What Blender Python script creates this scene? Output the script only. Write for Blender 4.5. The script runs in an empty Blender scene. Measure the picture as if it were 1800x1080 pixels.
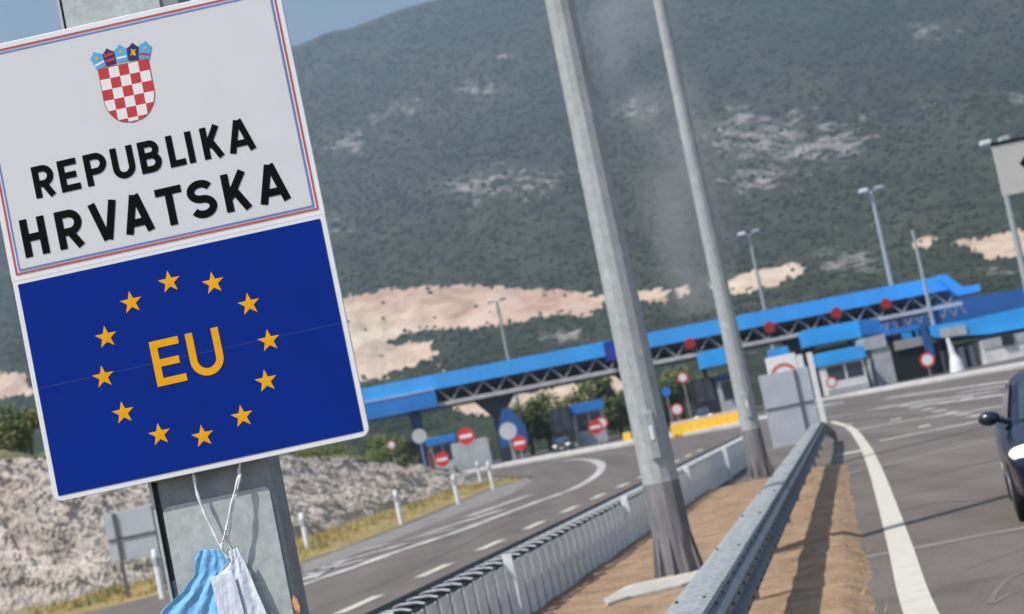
import bpy, math, random
from mathutils import Vector, Matrix, noise
random.seed(7)
S = bpy.context.scene
# ------------------------------------------------------------------ camera, sky, sun, exposure
FPX, CAMZ, ROLL, PITCH = 3200.0, 1.8, math.radians(11.65), math.radians(4.19)
cd = bpy.data.cameras.new('camera'); cam = bpy.data.objects.new('camera', cd); S.collection.objects.link(cam)
cd.sensor_width = 36; cd.lens = 36*FPX/1800; cd.clip_start = .1; cd.clip_end = 30000
cd.dof.use_dof = True; cd.dof.focus_distance = 4.7; cd.dof.aperture_fstop = 6.3
fwd = Vector((0, math.cos(PITCH), math.sin(PITCH))); up0 = Vector((0, -math.sin(PITCH), math.cos(PITCH))); r0 = Vector((1, 0, 0))
CX = math.cos(ROLL)*r0 - math.sin(ROLL)*up0; CY = math.sin(ROLL)*r0 + math.cos(ROLL)*up0
CP = Vector((0, 0, CAMZ))
cam.matrix_world = Matrix((( CX.x, CY.x, -fwd.x, 0), (CX.y, CY.y, -fwd.y, 0), (CX.z, CY.z, -fwd.z, CAMZ), (0, 0, 0, 1)))
S.camera = cam
SUN_EL = math.radians(56); sdir = Vector((.84, .54, 0)).normalized()*math.cos(SUN_EL) + Vector((0, 0, -math.sin(SUN_EL)))
w = bpy.data.worlds.new('World'); S.world = w; w.use_nodes = True
nt = w.node_tree; bg = nt.nodes['Background']; sk = nt.nodes.new('ShaderNodeTexSky'); sk.sky_type = 'NISHITA'; sk.sun_disc = False
sk.sun_elevation = SUN_EL; sk.sun_rotation = math.atan2(-sdir.x, -sdir.y); sk.air_density = 1.0; sk.dust_density = 1.5; sk.ozone_density = 1.0
nt.links.new(sk.outputs[0], bg.inputs[0]); bg.inputs[1].default_value = .1
ld = bpy.data.lights.new('sun', 'SUN'); ld.energy = 4.2; ld.angle = math.radians(.5); ld.color = (1, .95, .88)
lo = bpy.data.objects.new('sun', ld); S.collection.objects.link(lo); lo.rotation_euler = sdir.to_track_quat('-Z', 'Y').to_euler(); lo.location = (-20, -20, 40)
S.view_settings.view_transform = 'Standard'; S.view_settings.look = 'None'; S.view_settings.exposure = .55; S.view_settings.gamma = 1
# ------------------------------------------------------------------ photo geometry: a pixel of the photo -> a place in the world
def ray(px, py): return ((px-900)/FPX)*CX - ((py-540)/FPX)*CY + fwd
def G(px, py, z=0.0):
    d = ray(px, py); t = (z-CAMZ)/d.z; return Vector((d.x*t, d.y*t, z))
def P(px, py, Y):
    d = ray(px, py); t = Y/d.y; return CP + d*t
def proj(p):
    q = Vector(p)-CP; k = q.dot(fwd); return (900+FPX*q.dot(CX)/k, 540-FPX*q.dot(CY)/k)
# ------------------------------------------------------------------ materials
def mat(name, col, rough=.7, metal=0, var=.12, scale=6, bump=0, bscale=30, col2=None, thr=(.35, .65), stretch=(1,1,1), spec=.5, detail=5, emit=0, coat=0):
    m = bpy.data.materials.new(name); m.use_nodes = True; t = m.node_tree; N = t.nodes; L = t.links
    b = N['Principled BSDF']; b.inputs['Roughness'].default_value = rough; b.inputs['Metallic'].default_value = metal
    b.inputs['Specular IOR Level'].default_value = spec; b.inputs['Coat Weight'].default_value = coat
    c2 = col2 if col2 else tuple(c*(1-2*var) for c in col); c1 = col if col2 else tuple(min(1, c*(1+var)) for c in col)
    tc = N.new('ShaderNodeTexCoord'); mp = N.new('ShaderNodeMapping'); mp.inputs['Scale'].default_value = stretch
    L.new(tc.outputs['Object'], mp.inputs[0])
    n = N.new('ShaderNodeTexNoise'); n.inputs['Scale'].default_value = scale; n.inputs['Detail'].default_value = detail; n.inputs['Roughness'].default_value = .65
    L.new(mp.outputs[0], n.inputs['Vector'])
    r = N.new('ShaderNodeValToRGB'); r.color_ramp.elements[0].position = thr[0]; r.color_ramp.elements[1].position = thr[1]
    r.color_ramp.elements[0].color = (*c2, 1); r.color_ramp.elements[1].color = (*c1, 1)
    L.new(n.outputs['Fac'], r.inputs[0]); L.new(r.outputs[0], b.inputs['Base Color'])
    if bump:
        n2 = N.new('ShaderNodeTexNoise'); n2.inputs['Scale'].default_value = bscale; n2.inputs['Detail'].default_value = 6; L.new(mp.outputs[0], n2.inputs['Vector'])
        bp = N.new('ShaderNodeBump'); bp.inputs['Strength'].default_value = 1; bp.inputs['Distance'].default_value = bump
        L.new(n2.outputs['Fac'], bp.inputs['Height']); L.new(bp.outputs[0], b.inputs['Normal'])
    if emit:
        L.new(r.outputs[0], b.inputs['Emission Color']); b.inputs['Emission Strength'].default_value = emit
    return m
def galv(name, base, dark, scale, metal=.35, rough=.5):
    m = mat(name, base, rough, metal, col2=dark, scale=scale, thr=(.3, .7), bump=.0008, bscale=80)
    t = m.node_tree; N = t.nodes; L = t.links
    v = N.new('ShaderNodeTexVoronoi'); v.inputs['Scale'].default_value = scale*6
    mx = N.new('ShaderNodeMix'); mx.data_type = 'RGBA'; mx.blend_type = 'MULTIPLY'; mx.inputs[0].default_value = .2
    tc = [n for n in N if n.type == 'MAPPING'][0]; L.new(tc.outputs[0], v.inputs['Vector'])
    rr = [n for n in N if n.type == 'VALTORGB'][0]; bw = N.new('ShaderNodeRGBToBW'); L.new(v.outputs['Color'], bw.inputs[0])
    L.new(rr.outputs[0], mx.inputs[6]); L.new(bw.outputs[0], mx.inputs[7]); L.new(mx.outputs[2], N['Principled BSDF'].inputs['Base Color'])
    return m
M = {}
M['white_film'] = mat('white_film', (.66, .67, .68), .45, var=.015, scale=3)
M['edge_white'] = mat('edge_white', (.8, .8, .8), .4, var=.02)
M['red_film'] = mat('red_film', (.55, .03, .03), .45, var=.05)
M['red_pale'] = mat('red_pale', (.52, .07, .07), .45, var=.05)
M['blue_pale'] = mat('blue_pale', (.14, .2, .55), .45, var=.05)
M['blue_film'] = mat('blue_film', (.004, .027, .25), .6, var=.05, scale=4, spec=.05)
M['blue_seam'] = mat('blue_seam', (.015, .045, .22), .5, var=.05)
M['yellow_film'] = mat('yellow_film', (.86, .40, .006), .6, var=.04, scale=12, spec=.1)
M['black_film'] = mat('black_film', (.003, .003, .0035), .7, var=.05, spec=.08)
M['crest_sky'] = mat('crest_sky', (.08, .42, .75), .45, var=.05)
M['crest_navy'] = mat('crest_navy', (.015, .015, .12), .45, var=.05)
M['steel_light'] = galv('steel_light', (.56, .61, .6), (.4, .44, .43), 9, 0, .6)
M['steel_pole'] = galv('steel_pole', (.44, .465, .47), (.32, .34, .345), 5, 0, .6)
M['steel_cap'] = galv('steel_cap', (.42, .45, .46), (.17, .185, .19), 22, 0, .65)
M['steel_face'] = galv('steel_face', (.155, .18, .215), (.10, .12, .145), 5, 0, .55)  # same galvanised rail, darkened to slate for its shaded side
M['steel_slat'] = galv('steel_slat', (.92, .95, .94), (.72, .75, .75), 4, 0, .6)
M['steel_dark'] = mat('steel_dark', (.1, .105, .11), .6, .2, var=.15, scale=10)
M['post_steel'] = galv('post_steel', (.3, .32, .33), (.2, .215, .225), 7, 0, .6)
M['core_dark'] = mat('core_dark', (.05, .054, .06), .8, var=.2, scale=3)
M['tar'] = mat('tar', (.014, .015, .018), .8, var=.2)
M['bracket_steel'] = mat('bracket_steel', (.32, .34, .37), .5, .1, var=.2, scale=8)
M['roof_deep'] = mat('roof_deep', (.012, .12, .4), .6, var=.08, scale=.3)
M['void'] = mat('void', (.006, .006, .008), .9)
M['sign_blue'] = mat('sign_blue', (.012, .085, .27), .6)
M['bolt'] = mat('bolt', (.03, .03, .035), .6, .5)
M['base_paint'] = mat('base_paint', (.19, .183, .19), .75, var=.15, scale=7, stretch=(1, 1, .3))
M['asphalt'] = mat('asphalt', (.152, .13, .115), .92, col2=(.11, .094, .084), scale=.35, bump=.004, bscale=60, thr=(.3, .7), detail=9)
M['asphalt_pale'] = mat('asphalt_pale', (.25, .235, .22), .95, col2=(.15, .14, .13), scale=1.2, detail=8)
M['joint'] = mat('joint', (.23, .21, .19), .95, col2=(.15, .135, .125), scale=1.5, detail=8)
M['line'] = mat('line', (.52, .5, .43), .85, col2=(.40, .385, .34), scale=3, thr=(.25, .5), detail=8)
M['line_worn'] = mat('line_worn', (.55, .54, .52), .85, col2=(.22, .21, .2), scale=.9, thr=(.38, .6), detail=9)
M['dirt'] = mat('dirt', (.36, .24, .145), .95, col2=(.2, .13, .075), scale=2.6, bump=.03, bscale=14, detail=12)
M['ground'] = mat('ground', (.3, .26, .2), .95, col2=(.16, .15, .1), scale=.15, bump=.05, bscale=3, detail=9)
M['dry_grass'] = mat('dry_grass', (.36, .25, .1), .95, col2=(.17, .16, .05), scale=.45, bump=.08, bscale=5, detail=9, stretch=(1, .4, 1))
M['concrete'] = mat('concrete', (.5, .47, .42), .9, col2=(.36, .33, .3), scale=2, detail=8)
M['kerb'] = mat('kerb', (.6, .57, .54), .9, col2=(.42, .4, .38), scale=.6, detail=8)
M['mask_blue'] = mat('mask_blue', (.2, .5, .82), .75, var=.08, scale=14, bump=.0015, bscale=60)
M['mask_white'] = mat('mask_white', (.7, .76, .86), .75, var=.05, scale=14, bump=.0015, bscale=60)
M['elastic'] = mat('elastic', (.75, .76, .77), .8, var=.1, scale=60)
M['rust'] = mat('rust', (.75, .42, .2), .8, col2=(.25, .1, .04), scale=30, thr=(.4, .6))
M['roof_blue'] = mat('roof_blue', (.05, .36, .86), .5, var=.06, scale=.3, stretch=(1, 1, .2))
M['roof_mid'] = mat('roof_mid', (.02, .19, .58), .5, var=.06, scale=.3)
M['roof_sky'] = mat('roof_sky', (.03, .36, .85), .45, var=.06, scale=.4)
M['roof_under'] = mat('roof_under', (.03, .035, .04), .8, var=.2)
M['chord'] = mat('chord', (.5, .49, .5), .6, var=.1, scale=1)
M['web_steel'] = mat('web_steel', (.3, .29, .3), .6, var=.1)
M['col_blue'] = mat('col_blue', (.012, .06, .2), .6, var=.1)
M['col_dark'] = mat('col_dark', (.025, .03, .04), .6, var=.1)
M['booth_white'] = mat('booth_white', (.74, .73, .71), .7, var=.1, scale=.8)
M['booth_grey'] = mat('booth_grey', (.42, .44, .46), .7, var=.1, scale=.6)
M['booth_dark'] = mat('booth_dark', (.02, .022, .028), .4, var=.2)
M['sign_back'] = mat('sign_back', (.5, .52, .56), .6, .2, var=.06, scale=1.5)
M['sign_frame'] = mat('sign_frame', (.12, .13, .14), .6, .2)
M['sign_face'] = mat('sign_face', (.52, .51, .47), .6, var=.03, scale=1)
M['signal_red'] = mat('signal_red', (.42, .01, .012), .4, var=.1)
M['sign_red'] = mat('sign_red', (.62, .03, .03), .5, var=.08)
M['plastic_white'] = mat('plastic_white', (.78, .78, .77), .5, var=.04)
M['plastic_yellow'] = mat('plastic_yellow', (.85, .5, .03), .5, var=.08, scale=1)
M['plastic_red'] = mat('plastic_red', (.6, .16, .1), .5, var=.1)
M['car_paint'] = mat('car_paint', (.002, .005, .02), .28, 0, var=.05, coat=.35)
M['car_trim'] = mat('car_trim', (.008, .008, .01), .5)
M['glass_dark'] = mat('glass_dark', (.04, .06, .08), .08, var=.2, scale=1)
M['lamp_glass'] = mat('lamp_glass', (.85, .78, .66), .15, var=.1, scale=14, emit=.9)
M['chrome'] = mat('chrome', (.75, .78, .8), .15, .8)
M['tyre'] = mat('tyre', (.012, .012, .012), .9)
M['rim'] = mat('rim', (.4, .4, .42), .35, .8)
M['bark'] = mat('bark', (.1, .07, .045), .95)
M['leaf'] = mat('leaf', (.15, .19, .05), .85, col2=(.08, .11, .03), scale=.8)
M['leaf_dry'] = mat('leaf_dry', (.24, .22, .08), .85, col2=(.11, .12, .04), scale=.8)
M['leaf_dark'] = mat('leaf_dark', (.045, .065, .025), .85, col2=(.025, .04, .015), scale=.8)
am = M['asphalt'].node_tree; b_ = am.nodes['Principled BSDF']; rr = [n for n in am.nodes if n.type == 'VALTORGB'][0]
tcn = [n for n in am.nodes if n.type == 'TEX_COORD'][0]
def amul(prev, scl, rot, nscale, lo, hi, t0, t1):
    mp = am.nodes.new('ShaderNodeMapping'); mp.inputs['Rotation'].default_value = (0, 0, rot); mp.inputs['Scale'].default_value = scl; am.links.new(tcn.outputs['Object'], mp.inputs[0])
    n = am.nodes.new('ShaderNodeTexNoise'); n.inputs['Scale'].default_value = nscale; n.inputs['Detail'].default_value = 7; am.links.new(mp.outputs[0], n.inputs['Vector'])
    r = am.nodes.new('ShaderNodeValToRGB'); r.color_ramp.elements[0].position = t0; r.color_ramp.elements[1].position = t1; r.color_ramp.elements[0].color = (lo, lo, lo, 1); r.color_ramp.elements[1].color = (hi, hi, hi, 1); am.links.new(n.outputs['Fac'], r.inputs[0])
    x = am.nodes.new('ShaderNodeMix'); x.data_type = 'RGBA'; x.blend_type = 'MULTIPLY'; x.inputs[0].default_value = 1; am.links.new(prev, x.inputs[6]); am.links.new(r.outputs[0], x.inputs[7]); return x.outputs[2]
o1 = amul(rr.outputs[0], (1, .04, 1), math.radians(9.9), .9, .82, 1.12, .35, .65)
o2 = amul(o1, (1, 1, 1), 0, 25, .8, 1.2, .3, .7)
o3 = amul(o2, (1, 1, 1), .4, .5, .72, 1.0, .3, .42)
am.links.new(o3, b_.inputs['Base Color'])
# ------------------------------------------------------------------ mesh helpers
class MB:
    def __init__(s): s.v = []; s.f = []; s.sm = False
    def add(s, vs, fs):
        o = len(s.v); s.v += [tuple(v) for v in vs]; s.f += [tuple(i+o for i in f) for f in fs]; return s
    def box(s, a, b):
        x0, y0, z0 = a; x1, y1, z1 = b
        return s.add([(x0,y0,z0),(x1,y0,z0),(x1,y1,z0),(x0,y1,z0),(x0,y0,z1),(x1,y0,z1),(x1,y1,z1),(x0,y1,z1)],
                     [(0,3,2,1),(4,5,6,7),(0,1,5,4),(1,2,6,5),(2,3,7,6),(3,0,4,7)])
    def ring(s, c, ax, r, n=16):
        ax = Vector(ax).normalized(); a = ax.orthogonal().normalized()
        if abs(ax.z) > .9: a = Vector((1, 0, 0))
        b = ax.cross(a).normalized(); a = b.cross(ax)
        return [Vector(c)+r*(math.cos(2*math.pi*i/n)*a+math.sin(2*math.pi*i/n)*b) for i in range(n)]
    def tube(s, pts, rs, n=12, caps=True):
        pts = [Vector(p) for p in pts]; rs = rs if isinstance(rs, (list, tuple)) else [rs]*len(pts); o = len(s.v); fs = []
        for i, p in enumerate(pts):
            d = pts[min(i+1, len(pts)-1)]-pts[max(i-1, 0)]
            s.v += [tuple(q) for q in s.ring(p, d, rs[i], n)]
        for i in range(len(pts)-1):
            for k in range(n): s.f.append((o+i*n+k, o+i*n+(k+1)%n, o+(i+1)*n+(k+1)%n, o+(i+1)*n+k))
        if caps: s.f.append(tuple(o+k for k in range(n))[::-1]); s.f.append(tuple(o+(len(pts)-1)*n+k for k in range(n)))
        return s
    def bar(s, a, b, w, h=None):
        a = Vector(a); b = Vector(b); d = (b-a).normalized(); h = h or w
        x = d.cross(Vector((0, 0, 1))); x = x.normalized() if x.length > 1e-3 else Vector((1, 0, 0)); y = x.cross(d).normalized()
        vs = [p+sx*x*w/2+sy*y*h/2 for p in (a, b) for sx, sy in ((-1,-1),(1,-1),(1,1),(-1,1))]
        return s.add(vs, [(0,1,2,3)[::-1],(4,5,6,7),(0,1,5,4),(1,2,6,5),(2,3,7,6),(3,0,4,7)])
    def prism(s, poly, e, flip=False):      # poly: list of Vector; extruded by vector e
        n = len(poly); e = Vector(e); vs = [Vector(p) for p in poly]+[Vector(p)+e for p in poly]
        return s.add(vs, [tuple(range(n))[::-1], tuple(range(n, 2*n))]+[(i, (i+1)%n, n+(i+1)%n, n+i) for i in range(n)])
    def poly(s, pts): return s.add(pts, [tuple(range(len(pts)))])
    def grid(s, f, nu, nv, closeu=False):
        o = len(s.v)
        for i in range(nu):
            for j in range(nv): s.v.append(tuple(f(i/(nu-1) if not closeu else i/nu, j/(nv-1))))
        for i in range(nu if closeu else nu-1):
            for j in range(nv-1): a = o+i*nv+j; b = o+((i+1)%nu)*nv+j; s.f.append((a, b, b+1, a+1))
        return s
    def disc(s, c, n, r, h, seg=24):
        c = Vector(c); n = Vector(n).normalized(); return s.tube([c, c+n*h], r, seg)
    def build(s, name, m, parent=None, org=(0, 0, 0), smooth=False, bevel=0):
        me = bpy.data.meshes.new(name); ox, oy, oz = org
        me.from_pydata([(x-ox, y-oy, z-oz) for x, y, z in s.v], [], s.f); me.update()
        import bmesh
        bm = bmesh.new(); bm.from_mesh(me); bmesh.ops.recalc_face_normals(bm, faces=bm.faces); bm.to_mesh(me); bm.free()
        if smooth:
            for p in me.polygons: p.use_smooth = True
            if hasattr(me, 'set_sharp_from_angle'): me.set_sharp_from_angle(angle=math.radians(40))
        o = bpy.data.objects.new(name, me); S.collection.objects.link(o); me.materials.append(M[m] if isinstance(m, str) else m)
        if parent: o.parent = parent
        else: o.location = org
        if bevel:
            b = o.modifiers.new('bevel', 'BEVEL'); b.width = bevel; b.segments = 2; b.limit_method = 'ANGLE'
        return o
def tag(o, label=None, cat=None, group=None, kind=None):
    if label: o['label'] = label
    if cat: o['category'] = cat
    if group: o['group'] = group
    if kind: o['kind'] = kind
    return o
def empty(name, loc, label, cat, group=None, rz=0):
    o = bpy.data.objects.new(name, None); S.collection.objects.link(o); o.location = loc; o.rotation_euler = (0, 0, rz); o.empty_display_size = .3
    return tag(o, label, cat, group)
KIDS = {}
def kids(o): return [c for c in bpy.data.objects if c.parent == o]
def copy_tree(o, parent=None):
    ch = kids(o); c = o.copy(); S.collection.objects.link(c)
    if parent: c.parent = parent
    for k in ch: copy_tree(k, c)
    return c
def fbm(x, y, z=0, o=4):
    return noise.fractal(Vector((x, y, z)), 1.0, 2.0, o)
# ------------------------------------------------------------------ ground, roads, markings
RD = Vector((math.sin(math.radians(9.9)), math.cos(math.radians(9.9)), 0)); RP = Vector((RD.y, -RD.x, 0))
mb = MB(); mb.poly([(-6000, -200, -.06), (6000, -200, -.06), (6000, 6000, -.06), (-6000, 6000, -.06)]); tag(mb.build('ground', 'ground'), kind='structure')
mb = MB(); mb.poly([tuple(G(*q)) for q in ((-200, 1500), (60, 1100), (280, 1045), (530, 988), (700, 925), (860, 858), (940, 838), (800, 838))]+[(-8, 175, 0), (60, 175, 0), (60, -5, 0), (-14, -5, 0)])
tag(mb.build('road', 'asphalt'), kind='structure')
mb = MB(); mb.poly([tuple(G(x, y, .004)) for x, y in ((530, 992), (700, 930), (860, 862), (925, 842), (935, 846), (900, 868), (800, 905), (690, 950), (600, 985), (535, 1008))])
tag(mb.build('road_shoulder', 'asphalt_pale'), kind='structure')
def strip(pts, wd, z=.008):
    pts = [Vector(p) for p in pts]; L = []; R = []
    for i, p in enumerate(pts):
        d = (pts[min(i+1, len(pts)-1)]-pts[max(i-1, 0)]); d.z = 0; d.normalize(); nrm = Vector((d.y, -d.x, 0)); wi = wd[i] if isinstance(wd, list) else wd
        L.append(p-nrm*wi/2); R.append(p+nrm*wi/2)
    vs = [(q.x, q.y, z) for q in L+R]; n = len(pts)
    return vs, [(i, i+1, n+i+1, n+i) for i in range(n-1)]
def smooth_pts(ps, k=6):
    out = []
    for i in range(len(ps)-1):
        p0, p1, p2, p3 = ps[max(i-1, 0)], ps[i], ps[i+1], ps[min(i+2, len(ps)-1)]
        for j in range(k):
            t = j/k; out.append(.5*((2*p1)+(p2-p0)*t+(2*p0-5*p1+4*p2-p3)*t*t+(3*p1-p0-3*p2+p3)*t**3))
    return out+[ps[-1]]
def mark(name, pxs, wd, m='line', z=.008, sm=True):
    ps = [G(*q) for q in pxs]; ps = smooth_pts(ps) if sm else ps
    vs, fs = strip(ps, wd, z); mb = MB(); mb.add(vs, fs); return tag(mb.build(name, m), kind='structure')
mark('edge_line', [(1690, 1230), (1612, 1062), (1582, 960), (1557, 880), (1537, 822), (1518, 782), (1493, 752), (1462, 742)], .24, 'line', .008)
mark('curved_line', [(470, 1052), (535, 1028), (620, 999), (700, 970), (800, 937), (880, 907), (950, 881), (1000, 863), (1036, 845), (1056, 827), (1052, 814), (1022, 808), (975, 812), (900, 828), (850, 838)],
     [.35]*58+[.45]*6+[.35]*40, 'line_worn', .012)
mb = MB()
for a, b in (((536, 1012), (640, 985)), ((560, 1000), (720, 955)), ((640, 968), (800, 930)), ((740, 942), (880, 898)), ((820, 910), (930, 872)), ((540, 1020), (590, 992))):
    vs, fs = strip([G(*a), G(*b)], .38, .0165); mb.add(vs, fs)
tag(mb.build('gore_hatching', 'line_worn'), kind='structure')
mb = MB()
DA, DB = G(632, 1063), G(1052, 873); dd = (DB-DA).normalized(); per = (DB-DA).length/5
for k in range(-2, 12):
    c = DA+dd*per*k; vs, fs = strip([c-dd*per*.23, c+dd*per*.23], .22, .008); mb.add(vs, fs)
tag(mb.build('dashed_line', 'line'), kind='structure')
for a, b, wd, m in (((1500, 984), (1990, 893), .28, 'joint'), ((1470, 838), (1900, 735), .45, 'joint')):
    mark('road_joint', [a, b], wd, m, .004, False)
mb = MB()
for a, b, wd in (((1545, 776), (1725, 740), .6), ((1475, 800), (1530, 790), .8), ((1500, 757), (1660, 728), .5), ((1450, 735), (1640, 700), .5), ((1520, 722), (1750, 688), .8), ((1600, 715), (1800, 690), .7),
                 ((1630, 735), (1800, 708), .5), ((1560, 700), (1790, 668), 1.0), ((1690, 690), (1810, 672), .8), ((1480, 700), (1700, 662), 1.2), ((1680, 660), (1830, 640), 1.2)):
    vs, fs = strip([G(*a), G(*b)], wd, .006); mb.add(vs, fs)
tag(mb.build('plaza_lines', 'line_worn'), kind='structure')
mb = MB()
for k in range(9):
    t = k/8; p = G(1590+t*165, 714+t*24); n = Vector((0, 1, 0)); e = .16+.1*(1-t)
    vs, fs = strip([p-Vector((e, 0, 0)), p+Vector((e, 0, 0))], 1.3-.3*t, .014); mb.add(vs, fs)
for q in ((1575, 738), (1625, 750), (1490, 748), (1700, 700)):
    vs, fs = strip([G(q[0]-10, q[1]+2), G(q[0]+10, q[1]-2)], 1.0, .014); mb.add(vs, fs)
tag(mb.build('lane_dashes', 'line'), kind='structure')
# faint tyre marks
M['tyre_mark'] = mat('tyre_mark', (.152, .134, .12), .9, var=.06)
for pts in ([(1740, 1060), (1760, 1030), (1800, 1005), (1900, 985)], [(1745, 1062), (1790, 1040), (1900, 1020)], [(1700, 1000), (1800, 965), (1900, 950)]):
    mark('tyre_mark', pts, .05, 'tyre_mark', .003)
M['tar_seam'] = mat('tar_seam', (.045, .042, .04), .8)
for pts in ([(1520, 905), (1580, 900), (1640, 885), (1720, 880), (1800, 862)], [(560, 1070), (700, 1015), (860, 935), (960, 888)], [(1540, 850), (1640, 836), (1760, 806)]):
    mark('tar_seam', pts, .03, 'tar_seam', .0025)
# dirt median: a low mound along the road, its ragged edges sink into the asphalt
ld_, rd_ = [(600, 1230), (760, 1130), (1150, 958), (1330, 850), (1375, 795)], [(1515, 1230), (1508, 1080), (1500, 990), (1490, 930), (1480, 865), (1478, 822)]
Lp = [G(600, 1230), G(1030, 1075), G(1155, 960), G(1320, 848), G(1400, 800)]
Rp = [G(*q) for q in rd_]
def along(ps, y):
    for a, b in zip(ps, ps[1:]):
        if a.y <= y <= b.y: return a.lerp(b, (y-a.y)/(b.y-a.y))
    e = (ps[0], ps[1]) if y < ps[0].y else (ps[-2], ps[-1]); return e[0].lerp(e[1], (y-e[0].y)/(e[1].y-e[0].y))
FA, FB = P(760, 1050, 14.9), P(1310, 770, 47.8); FA.z = FB.z = 0; fd = (FB-FA).normalized(); fp = Vector((fd.y, -fd.x, 0))
def fence_pt(y): return FA+fd*((y-FA.y)/fd.y)
def mound(u, v):
    y = 3+u**1.3*35; xl = fence_pt(y).x-.75; xr = along(Rp, y).x+.25
    x = xl+(xr-xl)*v; e = min(v*(xr-xl), (1-v)*(xr-xl)); k = min(1, e/.38); k = k*k*(3-2*k); end = min(1, max(0, (38-y)/1.5))
    return (x, y, -.03+end*(.125*k)+.02*fbm(x*1.2, y*.8)*end+.008*fbm(x*6, y*4, 3)*end+.006*fbm(x*17, y*12, 3)*end)
mb = MB(); mb.grid(mound, 420, 70); tag(mb.build('dirt_median', 'dirt', smooth=True), kind='structure')
# strip of dry grass at the foot of the cutting
def seg(ps, t): f = min(max(t, 0), 1)*(len(ps)-1); i = min(int(f), len(ps)-2); return ps[i].lerp(ps[i+1], f-i)
LOW = smooth_pts([G(*q) for q in ((-420, 1262), (60, 1098), (280, 1045), (530, 988), (700, 925), (860, 858), (935, 841))], 8)
UPP = smooth_pts([G(*q) for q in ((-420, 1185), (40, 1078), (250, 1027), (500, 960), (600, 925), (740, 878), (925, 838))], 8)
def gstrip(u, v):
    a = seg(LOW, u); b = seg(UPP, u); p = a.lerp(b, v*1.12-.04); k = min(1, v*5)*(1 if u < .93 else (1-u)/.07)
    return (p.x, p.y, -.03+.1*k+k*.12*max(-.3, fbm(p.x*1.3, p.y*.9, 2)))
mb = MB(); mb.grid(gstrip, 220, 24); tag(mb.build('grass_verge', 'dry_grass', smooth=True), kind='structure')
mb = MB(); rg = random.Random(11)
for _ in range(9000):
    u, v = rg.uniform(.12, .97), rg.uniform(.12, 1); p = Vector(gstrip(u, v))
    if fbm(p.x*.8, p.y*.5, 6) < -.12: continue
    h = rg.uniform(.08, .26); a = rg.uniform(0, 6.28); d = Vector((math.cos(a), math.sin(a), 0))*.02; l = Vector((rg.gauss(0, .07), rg.gauss(0, .07), h))
    mb.add([p-d, p+d, p+l], [(0, 1, 2)])
M['straw'] = mat('straw', (.46, .33, .13), .9, col2=(.2, .2, .06), scale=.6, thr=(.4, .6)); tag(mb.build('dry_grass', 'straw'), kind='stuff')
# rock cutting
FT = smooth_pts([G(*q) for q in ((-420, 1190), (40, 1082), (250, 1031), (500, 964), (600, 929), (690, 899), (780, 870), (850, 850))], 10)
HT = [Vector((h, 0, 0)) for h in (5.2, 4.9, 4.4, 3.9, 3.6, 3.1, 2.1, .7)]
M['rock'] = mat('rock', (.53, .465, .4), .95, col2=(.31, .27, .23), scale=1.3, bump=.1, bscale=5, detail=12, stretch=(1, 1, 1.2), thr=(.36, .62))
def foot(u):
    p = seg(FT, u); d = (seg(FT, min(1, u+.01))-seg(FT, max(0, u-.01))).normalized(); return p, Vector((-d.y, d.x, 0)), seg(HT, u).x
def rock(u, v):
    p, n, H = foot(u); wv = v*H*1.15; z = H*v; s_ = p.x*.7+p.y
    d = .3*fbm(s_*.35, v*2.2, 1)+.15*fbm(s_*1.2, v*H*1.1+s_*.5, 5)+.09*fbm(s_*3.1, v*H*3.2+s_*1.5, 9)+.07*fbm(s_*9, v*H*9, 4)
    g = abs((s_*.9+v*H*1.3+.8*fbm(s_*.3, v*2, 7)) % 1.0-.5)*.25
    q = min(1, v*8)*min(1, H/2.5); d = (d+g)*q
    return p+n*(wv-d)+Vector((0, 0, z+.25*d-.02))
mb = MB(); mb.grid(rock, 620, 90); tag(mb.build('rock_cutting', 'rock'), kind='structure')
def shelf(u, v):
    p, n, H = foot(u); q = p+n*(H*1.15-.15+v*v*60); return (q.x, q.y, H-.06+v*v*5*(1-u)+.9*min(1, v*8)*min(1, H)*fbm(q.x*.12, q.y*.12, 4)+.25*min(1, v*10)*fbm(q.x*.7, q.y*.7, 2))
M['scrub'] = mat('scrub', (.22, .2, .1), .95, col2=(.08, .1, .04), scale=.5, bump=.2, bscale=2, detail=9, thr=(.4, .6))
mb = MB(); mb.grid(shelf, 160, 70); tag(mb.build('hill_shelf', 'scrub', smooth=True), kind='structure')
# sparse dry tufts on the dirt
mb = MB()
for _ in range(240):
    x0, y0, z0 = mound(rg.uniform(.02, .98), rg.choice((rg.uniform(.04, .2), rg.uniform(.8, .97), rg.uniform(.04, .97))))
    if fbm(x0*.9, y0*.5, 12) < 0: continue
    for _b in range(14):
        a = rg.uniform(0, 6.28); d = Vector((math.cos(a), math.sin(a), 0))*.004; p = Vector((x0+rg.gauss(0, .05), y0+rg.gauss(0, .05), z0-.01)); l = Vector((rg.gauss(0, .04), rg.gauss(0, .04), rg.uniform(.03, .1)))
        mb.add([p-d, p+d, p+l], [(0, 1, 2)])
M['straw2'] = mat('straw2', (.5, .38, .2), .9, col2=(.25, .22, .09), scale=2); tag(mb.build('dry_weeds', 'straw2'), kind='stuff')
# stones and clods on the dirt
mb = MB()
for _ in range(2600):
    x, y, z = mound(rg.uniform(.02, .98), rg.uniform(.06, .97)); r = rg.uniform(.005, .016)*(2 if rg.random() < .04 else 1)
    mb.add([(x-r, y, z), (x+r, y-r, z), (x+r*.7, y+r, z), (x, y, z+r*1.1), (x-r*.6, y-r, z)], [(0, 4, 3), (4, 1, 3), (1, 2, 3), (2, 0, 3)])
M['stone'] = mat('stone', (.42, .27, .17), .9, col2=(.22, .13, .08), scale=2); tag(mb.build('loose_stones', 'stone'), kind='stuff')
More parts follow.
